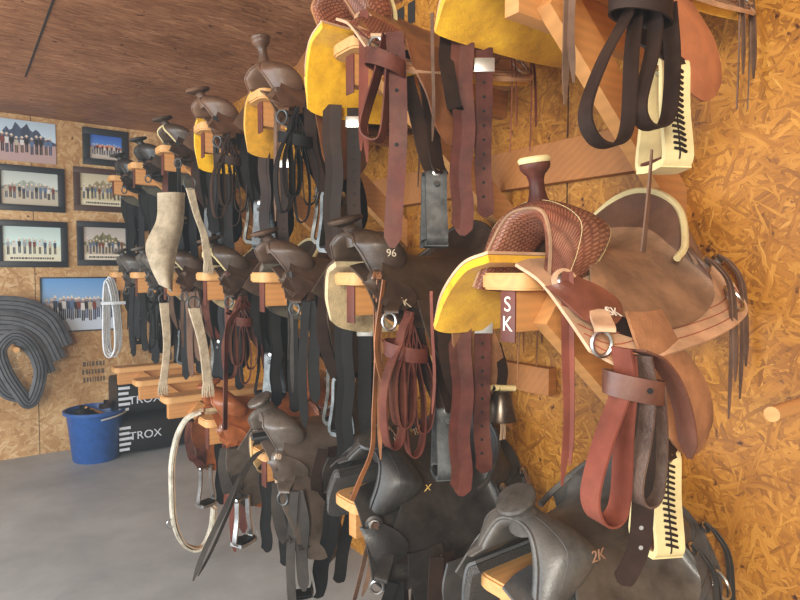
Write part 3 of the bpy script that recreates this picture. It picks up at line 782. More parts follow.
slate = lmat('slate_leather', (72, 74, 76), rough=.5, var=.25, worn=(112, 108, 104), wornamt=.5)

T, MI, LO = TIER['top'], TIER['mid'], TIER['low']
# nearest column
saddle(.89, MI, 'tooled russet saddle with rawhide horn cap and yellow lining, nearest on the middle row', steep=False, off_stirrup=False, detail=3, swell=swA, seat=seA, skirt=skA, fender=feA, fleece=YEL, binding=CRACK, horncap=CRACK,
       hornmat=OX, latigo=loops_big, latmat=leather('saddle_brown', (88, 52, 40), .42, .3, .15, worn=(124, 86, 68), wornamt=.5), latmat3=OXL, latmat2=leather('crinkled_brown', (78, 58, 50), .42, .3, .9, worn=(124, 104, 92), wornamt=.6),  strmat=OXL, front=(.36, .40), conchos=STEEL, edgeband=CRACK, dish=leather('dark_dish', (96, 66, 50), .5, .25, .3), rearmat=BRNST, earmat=leather('russet_jockey', (116, 66, 50), .4, .25, .3), groove=leather('red_tooling', (156, 86, 64), .5, .2, .2),
       brand=[('SK', .028, (.580, .2335, -.0740), (-.93, .22, -.12), (.12, -.62, .78), INK)])
saddle(.89, T, 'tan tooled saddle cut off by the upper picture edge, brown strap loops hanging', far_fender=False, steep=False, off_stirrup=False, tail=False, stdrop=-.05, dz=.02, offz=.62, latw=.7, lats=1.35, detail=3, swell=swA, seat=seA, skirt=skA, fender=feT, fleece=YEL, binding=CRACK,
       latigo=loops_big, latmat=CHOC, strmat=BRNST, front=(.32, .36), latdz=-.05)
saddle(.89, LO, 'charcoal saddle with plain horn at the bottom right, nearest on the lowest row', offw=.75, dx=.03, zs=.85, detail=3, swell=gr1, seat=gr1, skirt=slate, fender=slate, fleece=DARKFL, horn='big', latigo=straight, latmat=GREYST, strmat=GREYST, billet=BLACK, keeper=False, stirrup='metal', stmat=DSTEEL, front=(.2, .25), round=.25,
       brand=[('2K', .034, (.478, .160, .08), (-1, .1, 0), (0, -.1, 1), plain('brown_mark', (150, 112, 88), .6))])
# second column
saddle(1.50, T, 'russet saddle with white laced swell and big yellow lining, second on the top row', offz=0.88, offw=1.3, forkdx=0.08, dx=0.06, dz=.015, detail=3, swell=swB, seat=seB, skirt=skA, fender=feB, fleece=YEL, lace=True, latigo=loop_tail, latmat=OX, strmat=OXL, stirrup='metal', stmat=DSTEEL, front=(.38, .35), billet=CHOC, stdrop=.07)
saddle(1.50, MI, 'dark brown saddle marked 96 and K with tan strings, second on the middle row', offz=1.0, forkdx=0.07, offw=1.05, dx=0.02, zs=.78, detail=3, swell=dk1, seat=dk1, skirt=dk1, fleece=CREAM, horn='flat', latigo=drape, latmat=OX, strmat=TANST, front=(.5, .42), stirrup='metal', stmat=DSTEEL, billet=BLACK, round=.3, stdrop=.02,
       brand=[('96', .030, (.565, .1455, .052), (-.97, .24, 0), (0, -.05, 1), WHITEM), ('K', .036, (.578, .231, -.082), (-.9, .25, -.28), (.1, -.55, .8), WHITEM)])
saddle(1.50, LO, 'black saddle tipped toward the room with a small gold brand, second on the lowest row', forkdx=0, dx=0.02, offw=0.7, zs=.8, detail=3, swell=blk, seat=blk, skirt=blk, fleece=DARKFL, horn='flat', roll=-.35, latigo=straight, latmat=BLACK, strmat=BRNST, front=(.25, .3), billet=BLACK, keeper=False, stirrup='metal', stmat=DSTEEL, dz=.03,
       brand=[('X', .03, (.462, .166, .075), (-1, .1, 0), (0, -.1, 1), GOLD)])
# third
saddle(2.11, T, 'brown saddle with tall post horn and olive yellow lining on the top row', stpsi=1.0, fender=BLACK, fend=(.02, -.50), offz=0.86, offw=1.1, forkdx=0.08, dx=0.02, zs=.8, dz=-.025, swell=dk3, seat=dk3, skirt=dk3, fleece=OLIVE, horn='post', latigo=drape, latmat=BLACK, strmat=BRNST, front=(.40, .45), stirrup='metal', stmat=DSTEEL, billet=CHOC)
saddle(2.11, MI, 'dark umber saddle with grey straps, third from the camera on the middle row', stpsi=1.0, fender=BLACK, fend=(.02, -.50), forkdx=0.09, offw=.8, dx=-0.02, zs=.76, swell=dk2, seat=dk2, skirt=dk2, fleece=GREYFL, horn='flat', latigo=straight, latmat=BLACK, strmat=GREYST, front=(.42, .3), stirrup='metal', stmat=DSTEEL, billet=BLACK, keeper=False, round=.4)
saddle(2.11, LO, 'grey brown slick saddle with spotted calf hair lining on the lowest row', stpsi=1.15, stdrop=-0.05, fend=(.12, -.34), forkdx=0.07, offw=.8, zs=.85, dx=0.03, dz=.02, swell=gr2, seat=gr2, skirt=gr2, fleece=CALF, horn='big', latigo=straight, latmat=GREYST, strmat=LSTR, front=(.2, .25), stirrup='iron', stmat=STEEL, billet=BLACK, keeper=False, round=.45)
# fourth
saddle(2.72, T, 'brown saddle with short flat horn and yellow lining beside the dark fenders, top row', stpsi=1.1, fender=BLACK, fend=(.02, -.50), offz=0.9, forkdx=0.09, dx=0.02, zs=.74, detail=1, swell=dk3, seat=dk3, skirt=dk3, fleece=YEL, horn='flat', latigo=drape, latmat=CHOC, strmat=BLACK, stirrup='metal', stmat=DSTEEL, billet=BLACK, keeper=False)
saddle(2.72, MI, 'dark saddle with cream lining and oxblood straps, fourth on the middle row', edge=CRACK, stpsi=1.1, fender=BLACK, fend=(.02, -.50), forkdx=0.09, offw=.8, dx=-0.02, zs=.76, detail=1, swell=dk1, seat=dk1, skirt=dk1, fleece=CREAM, horn='flat', latigo=drape, latmat=OX, strmat=OX, stirrup='metal', stmat=BLACK, billet=BLACK, keeper=False, round=.4)
saddle(2.72, LO, 'orange brown saddle with cream lining, last saddle on the lowest row', stpsi=1.2, stdrop=-0.03, fend=(.10, -.34), forkdx=0.08, offw=.8, zs=.8, detail=1, dx=0.0, swell=org, seat=org, skirt=org, fleece=CREAM, horn='flat', latigo=straight, latmat=OX, strmat=OXL, stirrup='iron', stmat=STEEL, billet=BLACK, keeper=False, round=.5)
# fifth
saddle(3.33, T, 'dark saddle with long cream fender below, fifth on the top row', edge=CRACK, fender=BLACK, fend=(.02, -.50), forkdx=0.1, offw=.8, dx=0.0, zs=.74, detail=1, swell=dk1, seat=dk1, skirt=dk1, fleece=GREYFL, horn='flat', latigo=None, latmat=OX, strmat=BLACK, stirrup='metal', stmat=BLACK, billet=BLACK, keeper=False, round=.4, hs=.95)
saddle(3.33, MI, 'dark brown saddle with white gullet edge, fifth on the middle row', edge=CRACK, fender=BLACK, fend=(.02, -.50), forkdx=0.1, offw=.8, dx=-0.02, zs=.76, detail=1, swell=dk2, seat=dk2, skirt=dk2, fleece=CREAM, horn='flat', latigo=straight, latmat=BRNST, strmat=BRNST, stirrup='metal', stmat=DSTEEL, billet=BLACK, keeper=False, round=.45)
# sixth
saddle(3.94, T, 'black saddle mostly hidden behind the rack arm, sixth on the top row', forkdx=0.09, offw=.8, dx=-0.01, zs=.76, detail=1, swell=blk, seat=blk, skirt=blk, fleece=GREYFL, horn='flat', latigo=None, latmat=BLACK, strmat=BLACK, stirrup='metal', stmat=BLACK, billet=BLACK, keeper=False, round=.4, front=None, rear=None)
saddle(3.94, MI, 'grey black saddle with round skirts, farthest but one on the middle row', fender=BLACK, fend=(.02, -.50), forkdx=0.09, offw=.8, dx=-0.01, zs=.76, detail=1, swell=gr1, seat=gr1, skirt=slate, fleece=GREYFL, horn='flat', latigo=drape, latmat=BLACK, strmat=BLACK, stirrup='metal', stmat=BLACK, billet=BLACK, keeper=False, round=.5)
# seventh
saddle(4.55, T, 'dark saddle at the far end of the top row against the framed photos', forkdx=0.08, offw=.8, dx=-0.01, zs=.76, detail=1, swell=blk, seat=blk, skirt=blk, fleece=GREYFL, horn='flat', latigo=None, latmat=BLACK, strmat=BLACK, stirrup='metal', stmat=BLACK, billet=BLACK, keeper=False, round=.4, front=None, rear=None)
saddle(4.55, MI, 'slate black saddle at the far end of the middle row beside the white rope', forkdx=0.08, offw=.8, dx=-0.01, zs=.76, detail=1, swell=gr1, seat=gr1, skirt=gr1, fleece=GREYFL, horn='flat', latigo=straight, latmat=BLACK, strmat=BLACK, stirrup='metal', stmat=BLACK, billet=BLACK, keeper=False, round=.4)

ordn = ['nearest', 'second', 'third', 'fourth', 'fifth', 'sixth', 'farthest']
RK = {('top', 0): 'top row pine rack arm cut by the upper edge, nearest the camera', ('mid', 0): 'pine rack arm with leather SK tag under the tooled saddle', ('low', 0): 'low pine rack arm under the charcoal saddle at bottom right',
      ('top', 1): 'pine rack arm under the saddle with the white laced swell', ('mid', 1): 'pine rack arm under the dark saddle marked 96', ('low', 1): 'bare ended pine rack arm under the black tipped saddle',
      ('top', 2): 'pine rack arm under the tall post horn saddle', ('mid', 2): 'pine rack arm under the umber saddle, third on middle row', ('low', 2): 'low pine rack arm inside the grey brown slick saddle',
      ('top', 3): 'rounded pine rack arm in front of the fourth top saddle', ('mid', 3): 'pine rack arm of the fourth saddle on the middle row, cream lining behind', ('low', 3): 'low pine rack arm under the orange brown saddle',
      ('top', 4): 'pine rack arm above the long cream fender', ('mid', 4): 'pine rack arm of the fifth saddle on the middle row', ('low', 4): 'empty low rack arm beside the orange brown saddle',
      ('top', 5): 'pale sixth rack arm of the top row, wide top plank', ('mid', 5): 'middle row rack arm of the grey black saddle with round skirts', ('low', 5): 'empty low rack arm in front of the black feed sacks',
      ('top', 6): 'farthest rack arm of the top row against the photos', ('mid', 6): 'farthest rack arm of the middle row by the white rope', ('low', 6): 'farthest empty low rack arm beside the sacks'}
for (t, i), lb in RK.items():
    rack(i, t, lb, mark='SK' if (t, i) == ('mid', 0) else '', end=(.64, .655, .665, .675, .685, .69, .69)[i], tagm=not ((t, i) == ('top', 0) or t == 'low' and i in (0, 1, 4, 5, 6)))
PT = {'tube0': [(-1.328, 5.12, 1.155), (-1.096, 5.12, 1.126), (-0.94, 5.12, 1.024), (-0.853, 5.12, 0.823)], 'tube1': [(-1.332, 5.1, 1.051), (-1.131, 5.1, 1.02), (-0.99, 5.1, 0.917), (-0.904, 5.1, 0.724)], 'tube2': [(-1.335, 5.08, 0.94), (-1.159, 5.08, 0.929), (-1.038, 5.08, 0.812), (-0.979, 5.08, 0.629)], 'tube3': [(-1.258, 5.05, 0.832), (-1.173, 5.05, 0.925), (-1.077, 5.05, 0.854), (-1.019, 5.05, 0.682), (-1.042, 5.05, 0.523), (-1.094, 5.05, 0.434), (-1.153, 5.05, 0.521), (-1.227, 5.05, 0.673)], 'tube4': [(-1.337, 5.14, 0.814), (-1.294, 5.14, 0.653), (-1.226, 5.14, 0.515), (-1.117, 5.14, 0.458)], 'peg': [(-1.165, 5.12, 0.803)], 'tub': [(-0.692, 4.701, 0)], 'collar': [(-0.698, 2.82, 0.613), (-0.723, 2.82, 0.491), (-0.725, 2.82, 0.351), (-0.719, 2.82, 0.222), (-0.684, 2.82, 0.114), (-0.629, 2.82, 0.065), (-0.577, 2.82, 0.074), (-0.542, 2.82, 0.148), (-0.531, 2.82, 0.244)], 'fl': [(-0.698, 3.05, 1.762), (-0.705, 3.05, 1.632), (-0.757, 3.05, 1.51), (-0.736, 3.05, 1.409), (-0.696, 3.05, 1.322)], 'fr': [(-0.574, 3.05, 1.772), (-0.586, 3.05, 1.613), (-0.617, 3.05, 1.489), (-0.639, 3.05, 1.365), (-0.645, 3.05, 1.281)], 'strip': [(-0.685, 2.6, 1.737), (-0.657, 2.6, 1.624), (-0.628, 2.6, 1.54), (-0.612, 2.6, 1.423)], 'cin1': [(-0.692, 3.0, 1.231), (-0.682, 3.0, 1.026), (-0.704, 3.0, 0.833)], 'cin2': [(-0.724, 2.45, 1.234), (-0.689, 2.45, 1.081), (-0.671, 2.45, 0.913)], 'rope': [(-0.685, 4.35, 1.294), (-0.696, 4.35, 1.062), (-0.694, 4.35, 0.861), (-0.658, 4.35, 0.811), (-0.626, 4.35, 0.89), (-0.633, 4.35, 1.126), (-0.66, 4.35, 1.3)], 'rein': [(-0.723, 2.0, 0.645), (-0.782, 2.0, 0.542), (-0.839, 2.0, 0.442), (-0.884, 2.0, 0.341)], 'rein2': [(-0.724, 1.98, 0.644), (-0.775, 1.98, 0.537), (-0.829, 1.98, 0.433), (-0.874, 1.98, 0.363)], 'bell_stirrup': [(-0.28, 1.17, 1.008), (-0.283, 1.17, 0.937), (-0.335, 1.17, 1.043), (-0.235, 1.17, 1.03)], 'thin': [(-0.53, 0.58, 1.59), (-0.539, 0.58, 1.504), (-0.551, 0.58, 1.414)], 'long': [(-0.587, 1.33, 1.359), (-0.591, 1.33, 1.197), (-0.601, 1.33, 1.008), (-0.608, 1.33, 0.9), (-0.646, 1.33, 0.826), (-0.672, 1.33, 0.777)], 'long2': [(-0.589, 1.3, 1.359), (-0.614, 1.3, 1.175), (-0.576, 1.3, 1.037), (-0.592, 1.3, 0.958)], 'stampw': [(0.06, 2.207, 2.534), (0.06, 2.103, 2.507), (0.06, 2.192, 2.451), (0.06, 2.103, 2.435)], 'stampb': [(-0.732, 5.23, 0.678), (-0.566, 5.23, 0.478)], 'ox1': [(-0.549, 2.4, 1.23), (-0.602, 2.4, 1.162), (-0.612, 2.4, 1.018), (-0.62, 2.4, 0.728)], 'sack': [(-0.551, 4.95, 0.634), (-0.564, 4.95, 0.004)]}

# ------------------------------------------------------------------ end wall pictures
PRINT = vcol('printed_paper', .35); FRM = plain('black_frame', (34, 38, 44), .4); FRM2 = plain('brown_frame', (70, 48, 42), .4)
def q4(m, x0, z0, x1, z1, y, col, skew=0): m.add([(x0, y, z0), (x1, y, z0), (x1+skew, y, z1), (x0+skew, y, z1)], [[0, 1, 2, 3]], col=col)
def picture(x0, z0, x1, z1, label, sky, hill, ground, people, frame=FRM, border=.045, caption=None, hillh=.3, seed=1, sky2=None, mat_=None):
    rnd = random.Random(seed); cx = (x0+x1)/2
    root = empty('framed_photograph' if frame else 'photo_print', (cx, BACK-.004, z0)); tag(root, label, 'picture', 'group photographs on the end wall')
    og = (cx, BACK-.004, z0)
    if frame:
        f = MB(); b = border
        for lo, hi in (((x0, z0), (x1, z0+b)), ((x0, z1-b), (x1, z1)), ((x0, z0+b), (x0+b, z1-b)), ((x1-b, z0+b), (x1, z1-b))):
            f.box((lo[0], BACK-.022, lo[1]), (hi[0], BACK-.001, hi[1]), bev=.002)
        f.build('frame', frame, root, og)
    else: b = 0
    a0, a1, c0, c1 = x0+b, x1-b, z0+b, z1-b; w = a1-a0; h = c1-c0; Y = BACK-.008
    m = MB(); m.box((a0, BACK-.007, c0), (a1, BACK-.001, c1)); m.c = [ground]*len(m.c)
    n = 8
    for i in range(n):
        t = i/n; s2 = sky2 or scl(sky, .85)
        q4(m, a0, c0+h*(.5+.5*t), a1, c0+h*(.5+.5*(t+1/n)), Y, tuple(sky[k]*(1-t)+s2[k]*t for k in range(3)))
    q4(m, a0, c0, a1, c0+h*.5, Y, ground)
    if caption: q4(m, a0, c0, a1, c0+h*.17, Y-.0004, caption)
    # ridge
    N = 24; top = [c0+h*(.5+hillh*max(0, math.sin(PI*(i/N)))**1.5*(.8+.2*math.sin(i*1.7+seed))+.05*rnd.random()) for i in range(N+1)]
    for i in range(N):
        xa = a0+w*i/N; xb = a0+w*(i+1)/N
        m.add([(xa, Y-.0003, c0+h*.45), (xb, Y-.0003, c0+h*.45), (xb, Y-.0003, top[i+1]), (xa, Y-.0003, top[i])], [[0, 1, 2, 3]], col=scl(hill, rnd.uniform(.85, 1.12)))
    for i in range(people):
        px = a0+w*(.05+.9*(i+.5)/people+rnd.uniform(-.01, .01)); ph = h*rnd.uniform(.38, .46); pz = c0+h*(rnd.uniform(.18, .24)); pw = w*.028
        top_c = rnd.choice([(210, 205, 200), (60, 70, 90), (40, 36, 38), (150, 150, 155), (90, 110, 140), (120, 60, 50), (180, 170, 150)]); leg = rnd.choice([(50, 60, 84), (36, 36, 40), (70, 80, 105), (90, 76, 60)])
        y = Y-.0006-.00002*i
        q4(m, px-pw*.75, pz, px-pw*.1, pz+ph*.48, y, leg); q4(m, px+pw*.1, pz, px+pw*.75, pz+ph*.48, y, leg)
        m.add([(px-pw*.8, y, pz+ph*.45), (px+pw*.8, y, pz+ph*.45), (px+pw*1.05, y, pz+ph*.80), (px-pw*1.05, y, pz+ph*.80)], [[0, 1, 2, 3]], col=top_c)
        m.add([(px+pw*.45*math.cos(k*PI/4), y, pz+ph*.89+pw*.6*math.sin(k*PI/4)) for k in range(8)], [list(range(8))], col=(190, 140, 112))
        q4(m, px-pw*.95, pz+ph*.93, px+pw*.95, pz+ph*.96, y-.0001, (225, 218, 200)); q4(m, px-pw*.45, pz+ph*.95, px+pw*.45, pz+ph*1.03, y-.0001, (225, 218, 200))
    if caption:
        xx = a0+w*.12
        while xx < a1-w*.15:
            l = w*rnd.uniform(.02, .05); q4(m, xx, c0+h*.06, xx+l, c0+h*.115, Y-.0008, (74, 70, 66), skew=w*.006); xx += l+w*.012
    m.build('print', PRINT, root, og, smooth=False)
    return root
picture(-1.30, 2.19, -.86, 2.49, 'unframed group photo before a dark dome shaped hill, top left', (196, 214, 228), (66, 76, 96), (178, 150, 146), 13, frame=None, seed=3, hillh=.42)
picture(-.68, 2.215, -.35, 2.50, 'small black framed photo with deep blue sky above a red ridge', (90, 140, 210), (196, 120, 96), (190, 180, 168), 12, seed=4, hillh=.12, sky2=(50, 90, 170), border=.05)
picture(-1.26, 1.83, -.81, 2.16, 'framed pale group photo at the left, directly below the unframed print', (206, 214, 206), (150, 156, 146), (186, 176, 156), 12, seed=5, hillh=.25)
picture(-.75, 1.855, -.33, 2.19, 'brown framed sepia group photo with script caption below the blue sky photo', (216, 206, 176), (146, 134, 104), (206, 194, 160), 11, frame=FRM2, seed=6, hillh=.3, caption=(222, 212, 184))
picture(-1.26, 1.415, -.80, 1.76, 'black framed photo with glare painted into its washed out print, lowest of the left frames', (210, 232, 226), (190, 214, 210), (214, 214, 190), 10, seed=7, hillh=.2, caption=(220, 216, 190))  # glare is painted in by the pale print colours
picture(-.735, 1.43, -.34, 1.775, 'black framed photo of people in dark coats among autumn trees', (206, 196, 186), (120, 116, 84), (196, 182, 160), 12, seed=8, hillh=.35, caption=(226, 216, 196))
picture(-.99, .92, -.44, 1.34, 'large unframed poster of a hazy blue sky crowd scene beside the rack', (150, 180, 214), (116, 124, 140), (196, 206, 218), 18, frame=FRM, border=.008, seed=9, hillh=.12, sky2=(96, 150, 205))

def W(name): return [Vector(v) for v in PT[name]]
# ------------------------------------------------------------------ bundle of bands on the end wall
RUB = leather('grey_band', (74, 76, 80), .6, .2, .4, worn=(110, 110, 112), wornamt=.5)
lb = ['outermost dark grey band arching over the bundle on the wall peg', 'second dark grey band from the outside of the peg bundle', 'short dark grey band inside the second one on the peg bundle', 'front dark grey band looped to a point below the peg', 'rear dark grey band hanging at the left of the pointed loop']
for i in range(5):
    P = cr(W('tube%d' % i), 8, closed=(i == 3)); m = MB(); yv = P[0].y
    m.tube(P, .068 if i < 3 else .045, 12, closed=(i == 3)); 
    for v in m.v: v.y = yv+(v.y-yv)*.32
    o = m.build('hanging_band', RUB); tag(o, lb[i], 'strap', 'grey bands hung on the wall peg')
    g = MB(); N = len(P)
    for off in (-.03, .0, .03):
        pts = []
        for k in range(N):
            t = (P[(k+1) % N if i == 3 else min(k+1, N-1)]-P[max(k-1, 0)]).normalized(); n = Vector((t.z, 0, -t.x)); pts.append(P[k]+n*off*(1 if i < 3 else .7)+Vector((0, -.0205 if i < 3 else -.0135, 0)))
        g.tube(pts, .0035, 4, closed=(i == 3))
        g.build('rib', BLACK, o); g = MB()
pg = W('peg')[0]; pe = MB().tube([(pg.x, BACK, pg.z+.02), (pg.x, BACK-.26, pg.z+.03)], .02, 10); o = pe.build('wall_peg', PINE); tag(o, 'short wooden peg holding the grey bands on the end wall', 'peg')

# ------------------------------------------------------------------ tub
t0 = W('tub')[0]; BLUE = plain('blue_plastic', (38, 84, 150), .38, 0, .12)
root = empty('bucket', (t0.x, t0.y+.17, 0)); tag(root, 'blue plastic tub of leather scraps on the floor by the end wall', 'bucket'); c = root.location
m = MB(); m.lathe([(.150, .0), (.158, .01), (.192, .34), (.196, .345), (.214, .350), (.216, .372), (.202, .374), (.190, .34), (.152, .02), (.0, .018)], c, n=32); m.build('shell', BLUE, root, c)
MB().tube([(c.x+.217*math.cos(t), c.y+.217*math.sin(t), .35-.05*math.sin(t*.5)**2) for t in [k*PI/12-PI*.5 for k in range(13)]], .006, 6).build('handle', plain('rope_white', (190, 190, 180), .8), root, c)
rb = random.Random(5)
for i, (lbl, mt) in enumerate((('curled black leather offcut lying on top in the blue tub, left', BLACK), ('wooden backed brush leaning in the blue tub', PINE2), ('dark brown strap coiled in the blue tub, right', CHOC))):
    q = Vector((c.x+(-.09, -.02, .09)[i], c.y-.05+.05*i, .355))
    if i == 1:
        e = empty('brush', q, (0, .5, .3)); tag(e, lbl, 'brush'); MB().box((-.07, -.025, .0), (.07, .025, .02), bev=.008).build('back', mt, e); MB().box((-.065, -.021, -.03), (.065, .021, .0), bev=.004).build('bristles', BLACK, e)
    else:
        m = MB(); m.strap([q+Vector(((.07-.004*k)*math.cos(k*.8), (.06-.003*k)*math.sin(k*.8), .004*k)) for k in range(12)], .035, .004, (0, 0, 1), n=4); o = m.build('leather_strap', mt); tag(o, lbl, 'strap')

# ------------------------------------------------------------------ black sacks
SACK = plain('black_sack', (24, 25, 28), .45, 0, .2); WH = plain('sack_white', (205, 212, 220), .6)
for i, (z0, z1, lbl) in enumerate(((0, .30, 'black printed feed sack standing on the floor, lower of the two'), (.30, .60, 'black printed feed sack stacked on top of the other'))):
    s = Vector((-.27, 4.93, z0)); root = empty('feed_sack', s); tag(root, lbl, 'sack', 'black feed sacks by the end wall')
    rows = []
    for a in range(9):
        u = a/8; row = []
        for k in range(20):
            t = 2*PI*k/20; ex = .5; cx_ = abs(math.cos(t))**ex*(1 if math.cos(t) >= 0 else -1); cz = abs(math.sin(t))**ex*(1 if math.sin(t) >= 0 else -1)
            k2 = 1-.0*u; e = .93+.07*math.sin(PI*u)
            row.append((s.x-.29+.55*u, s.y+cx_*.17*e, (z0+z1)/2+cz*.149*e))
        rows.append(row)
    m = MB(); vs = [v for r in rows for v in r]; fs = [[a*20+k, a*20+(k+1) % 20, (a+1)*20+(k+1) % 20, (a+1)*20+k] for a in range(8) for k in range(20)]
    fs += [list(range(20))[::-1], [160+k for k in range(20)]]; m.add(vs, fs); m.build('sack_body', SACK, root, s)
    glyphs('TROX', .085, WH, 'lettering', root, basis((-.10, -.1725, .12 if i else .15), (1, 0, 0), (0, 0, 1)), .0006)
    pt = MB(); 
    for k in range(5): pt.box((s.x-.285, s.y-.1715, z0+.05+.04*k), (s.x-.215+.01*(k % 3), s.y-.1695, z0+.07+.04*k))
    pt.build('white_printing', WH, root, s, smooth=False)

# ------------------------------------------------------------------ stencils on the boards
ST = plain('stencil_ink', (36, 26, 18), .8)
wl = bpy.data.objects['wall_right']; a = W('stampw')
m = MB()
for k in range(3):
    y0 = a[0].y-.01-.075*k; z0 = a[0].z-.03
    m.box((WX-.0012, y0-.05, z0-.09), (WX+.001, y0, z0)); m.build('stencil_mark', ST, wl, smooth=False); m = MB()
for k in range(3): glyphs('S' if k != 1 else '.', .05, ST, 'stencil_mark', wl, basis((WX-.0014, a[0].y-.06-.07*k, a[0].z-.17), (0, -1, 0), (0, 0, 1)), .0005)
wb_ = bpy.data.objects['wall_back']; a = W('stampb'); rb = random.Random(2)
for r_ in range(3):
    m = MB(); x = a[0].x+.02*rb.random()
    while x < a[1].x:
        l = rb.uniform(.008, .022); m.box((x, BACK-.0012, a[0].z-.04-.062*r_), (x+l, BACK+.001, a[0].z-.04-.062*r_+.038)); x += l+.008
    m.build('stencil_mark', plain('faint_ink', (96, 78, 58), .8), wb_, smooth=False)

# ------------------------------------------------------------------ things hung between the saddles
def fringe(parent, o, n, w, ln, mat, seed=0):
    r_ = random.Random(seed); m = MB()
    for k in range(n):
        x = -w/2+w*k/(n-1); q = Vector(o)
        m.tube([q+Vector((x, 0, 0)), q+Vector((x*1.3+r_.uniform(-.003, .003), 0, -ln*.6)), q+Vector((x*1.5, r_.uniform(-.004, .004), -ln))], [.004, .0045, .002], 5)
    return m
P1, P2 = W('fl'), W('fr'); rows = []
for a, b in zip(P1, P2): rows.append([a, a.lerp(b, .33)+Vector((0, -.03, 0)), a.lerp(b, .67)+Vector((0, -.035, 0)), b])
e = empty('fleece_fender', P1[0]); tag(e, 'long cream fleece panel narrowing at the knee, hanging under the fifth top arm', 'fender')
MB().grid(patch(rows, 6, 5), .014).build('panel', PALE, e, P1[0])
MB().strap([rows[0][1]+Vector((.02, -.005, .10)), rows[0][1]+Vector((.02, -.005, -.03))], .04, .004, (1, 0, 0)).build('hanger', BLACK, e, P1[0])
def cinch(name, label, P, w, mat, ringm=DSTEEL):
    e = empty(name, P[0]); tag(e, label, 'cinch', 'cream cinches hung in the rack'); m = MB()
    for k in range(7):
        off = (k-3)*w/7; sq = [1.0, .75, .8, 1.0]; pts = [p+Vector((off*sq[min(i, 3)], 0, 0)) for i, p in enumerate(P)]
        m.tube(cr(pts, 6), w/9, 6)
    m.build('cords', mat, e, P[0])
    r_ = MB(); r_.tube([P[0]+Vector((.024*math.cos(t), 0, .02+.026*math.sin(t))) for t in [k*PI/8 for k in range(16)]], .004, 6, closed=True); r_.build('ring', ringm, e, P[0])
    fringe(e, P[-1]+Vector((0, 0, .02)), 7, w*.7, .07, mat, 3).build('fringe', mat, e, P[0]); return e
cinch('string_cinch', 'cream fleece strip hanging left of the fourth top saddle', W('strip'), .035, PALE)
cinch('string_cinch', 'cream cord cinch with tasselled end in front of the farther middle saddles', W('cin1'), .042, PALE)
cinch('string_cinch', 'cream cord cinch hanging below the cream lined middle saddle', W('cin2'), .045, PALE)
# white rope coil
RP = plain('white_rope', (212, 218, 222), .8, 0, .1); P = W('rope'); m = MB()
for k in range(5):
    m2 = [p+Vector(((k-2)*.012, .01*k, (k % 3)*.012)) for p in P]; m.tube(cr(m2, 6, True), .006, 6, closed=True)
m.strap([P[0]+Vector((-.05, -.02, -.12)), P[0]+Vector((.03, -.03, -.12)), P[0]+Vector((.10, -.02, -.12))], .02, .012, (0, 0, 1))
o = m.build('rope_coil', RP); tag(o, 'white rope coil hanging at the far end of the middle row', 'rope')
# fleece breast collar under the orange saddle
P = [Vector((-.60, 2.76, .735)), Vector((-.66, 2.79, .70))]+W('collar'); e = empty('breast_collar', P[0]); tag(e, 'cream fleece edged breast collar hanging in a U under the orange brown saddle', 'breast collar')
m = MB().strap(P, .04, .010, (.0, 1, .0), n=8); m.build('fleece', plain('pale_fleece', (196, 190, 172), .95, 0, .25), e, P[0])
m = MB().strap([p+Vector((.012, .0, .008)) for p in P], .034, .006, (0, 1, 0), n=8); m.build('strap', LSTR, e, P[0])
r_ = MB(); q = P[5]; r_.tube([q+Vector((-.01+.02*math.cos(t), -.01, .02*math.sin(t))) for t in [k*PI/8 for k in range(16)]], .003, 6, closed=True); r_.build('ring', STEEL, e, P[0])
# long reins trailing toward the floor
m = MB(); m.strap([Vector((-.56, 2.09, .725)), Vector((-.64, 2.05, .71))]+W('rein'), .018, .003, (1, 0, .3), n=8, twist=.6, point=.08); m.strap([Vector((-.56, 2.07, .725)), Vector((-.65, 2.03, .71))]+W('rein2'), .016, .003, (1, 0, .3), n=8, twist=-.6, point=.08)
o = m.build('rein', GREYST); tag(o, 'pair of long dark grey reins slanting toward the floor', 'reins')
# oxblood reins on the middle row
m = MB(); P = W('ox1'); m.strap(P, .022, .004, (1, .4, 0), n=8); m.strap([P[0], P[0]+Vector((.05, .02, .01)), P[0]+Vector((.09, 0, -.10)), P[0]+Vector((.11, 0, -.25))], .022, .004, (1, .4, 0), n=8)
o = m.build('rein', OX); tag(o, 'oxblood rein draped below the fourth middle saddle, hanging to the lower row', 'reins')
# bell
B = W('bell_stirrup'); c = B[0]; e = empty('hanging_stirrup', c); tag(e, 'flared dark metal off-side stirrup under a cream beaded bar below the tooled saddle', 'bell_stirrup')  # off-side stirrup of the tooled saddle, built as a hanging metal cup
MB().lathe([(.020, .040), (.028, .030), (.034, .0), (.042, -.035), (.046, -.042), (.040, -.040), (.028, .0), (.0, .028)], c, n=24).build('shell', plain('dark_stirrup_metal', (96, 86, 76), .32, .85, .3), e, c)
MB().tube([c+Vector((-.042, .012, .052)), c+Vector((.042, -.012, .044))], .009, 10).build('bar', RAW, e, c)
for k in range(4):
    q = c+Vector((-.026+.018*k, .006-.004*k, .050-.0016*k)); MB().lathe([(.0, .010), (.007, .007), (.009, 0), (.007, -.007), (0, -.010)], q, (1, -.3, -.05), n=10).build('bead', BLACK, e, c)
MB().strap([c+Vector((0, .0, .05)), c+Vector((.006, .0, .10)), c+Vector((.0, .02, .17))], .03, .004, (1, -.3, 0)).build('strap', CHOC, e, c)
for k in range(2): MB().strap([c+Vector((.01*k, 0, -.03)), c+Vector((.004+.012*k, .0, -.07)), c+Vector((.014*k, 0, -.10))], .008, .002, (1, 0, 0)).build('thong', LSTR, e, c)
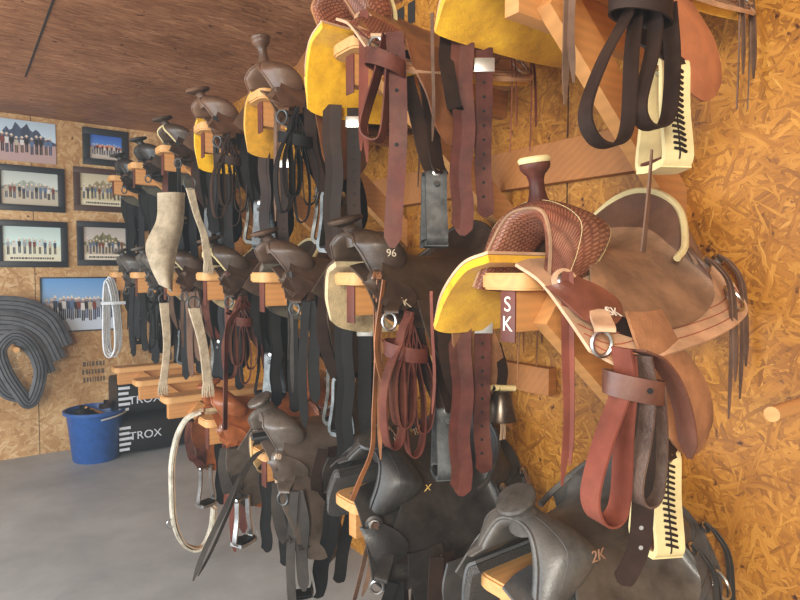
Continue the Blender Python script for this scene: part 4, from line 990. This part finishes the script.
# dowel near the camera
o = MB().tube([(WX, .482, 1.112), (-.27, .482, 1.112)], .0145, 16).build('dowel_peg', PINE); tag(o, 'round pine dowel sticking out of the right wall', 'peg')
# pale string from the top saddle across the seat
sd = [o for o in bpy.data.objects if o.get('label', '').startswith('tan tooled saddle cut')][0]
bpy.context.view_layer.update(); MI_ = sd.matrix_world.inverted()
m = MB(); m.strap([MI_ @ v for v in W('thin')], .011, .003, (1, .4, 0), n=8, twist=.5); m.build('saddle_string', BRNST, sd)
sd = [o for o in bpy.data.objects if o.get('label', '').startswith('dark brown saddle marked')][0]; MI_ = sd.matrix_world.inverted()
for nm in ('long', 'long2'):
    m = MB(); m.strap([MI_ @ v for v in W(nm)], .014, .003, (1, .4, 0), n=8, twist=.5); m.build('saddle_string', TANST, sd)


# ------------------------------------------------------------------ camera, light
cam = bpy.data.cameras.new('camera'); co = bpy.data.objects.new('camera', cam); COL.objects.link(co)
cam.sensor_width = 36; cam.lens = 600/800*36; cam.clip_start = .02
co.location = (-1.5, 0, 1.38)
yaw = math.atan(445/600); pit = -math.atan(28/600)
co.rotation_euler = (PI/2+pit, 0, -yaw); scene.camera = co
def area(name, loc, rot, sx, sy, e, col):
    l = bpy.data.lights.new(name, 'AREA'); l.shape = 'RECTANGLE'; l.size = sx; l.size_y = sy; l.energy = e; l.color = col
    o = bpy.data.objects.new(name, l); o.location = loc; o.rotation_euler = rot; COL.objects.link(o); return o
area('doorway_daylight', (-4.15, 2.0, 1.15), (0, -PI/2, 0), 2.1, 4.0, 250, (.86, .94, 1.0))
area('entrance_daylight', (-2.0, -2.55, 1.2), (-PI/2, 0, PI), 3.6, 2.0, 25, (1.0, .95, .9))
o = area('added_key_light', (-3.3, -1.3, 1.9), (0, 0, 0), .8, .8, 150, (1.0, .94, .82)); o.rotation_euler = (Vector((-.2, 1.2, 1.2))-o.location).to_track_quat('-Z', 'Y').to_euler()  # small hard lamp added to sharpen highlights; no window stands here
w = bpy.data.worlds.new('sky'); scene.world = w; w.use_nodes = True
w.node_tree.nodes['Background'].inputs[0].default_value = (.75, .86, 1, 1); w.node_tree.nodes['Background'].inputs[1].default_value = .35
va = w.node_tree.nodes.new('ShaderNodeVolumeScatter'); va.inputs['Color'].default_value = (.86, .94, 1, 1); va.inputs['Density'].default_value = .011
w.node_tree.links.new(va.outputs[0], w.node_tree.nodes['World Output'].inputs['Volume'])
vs = scene.view_settings; vs.view_transform = 'Standard'; vs.look = 'None'; vs.exposure = 0; vs.gamma = 1; vs.use_curve_mapping = False
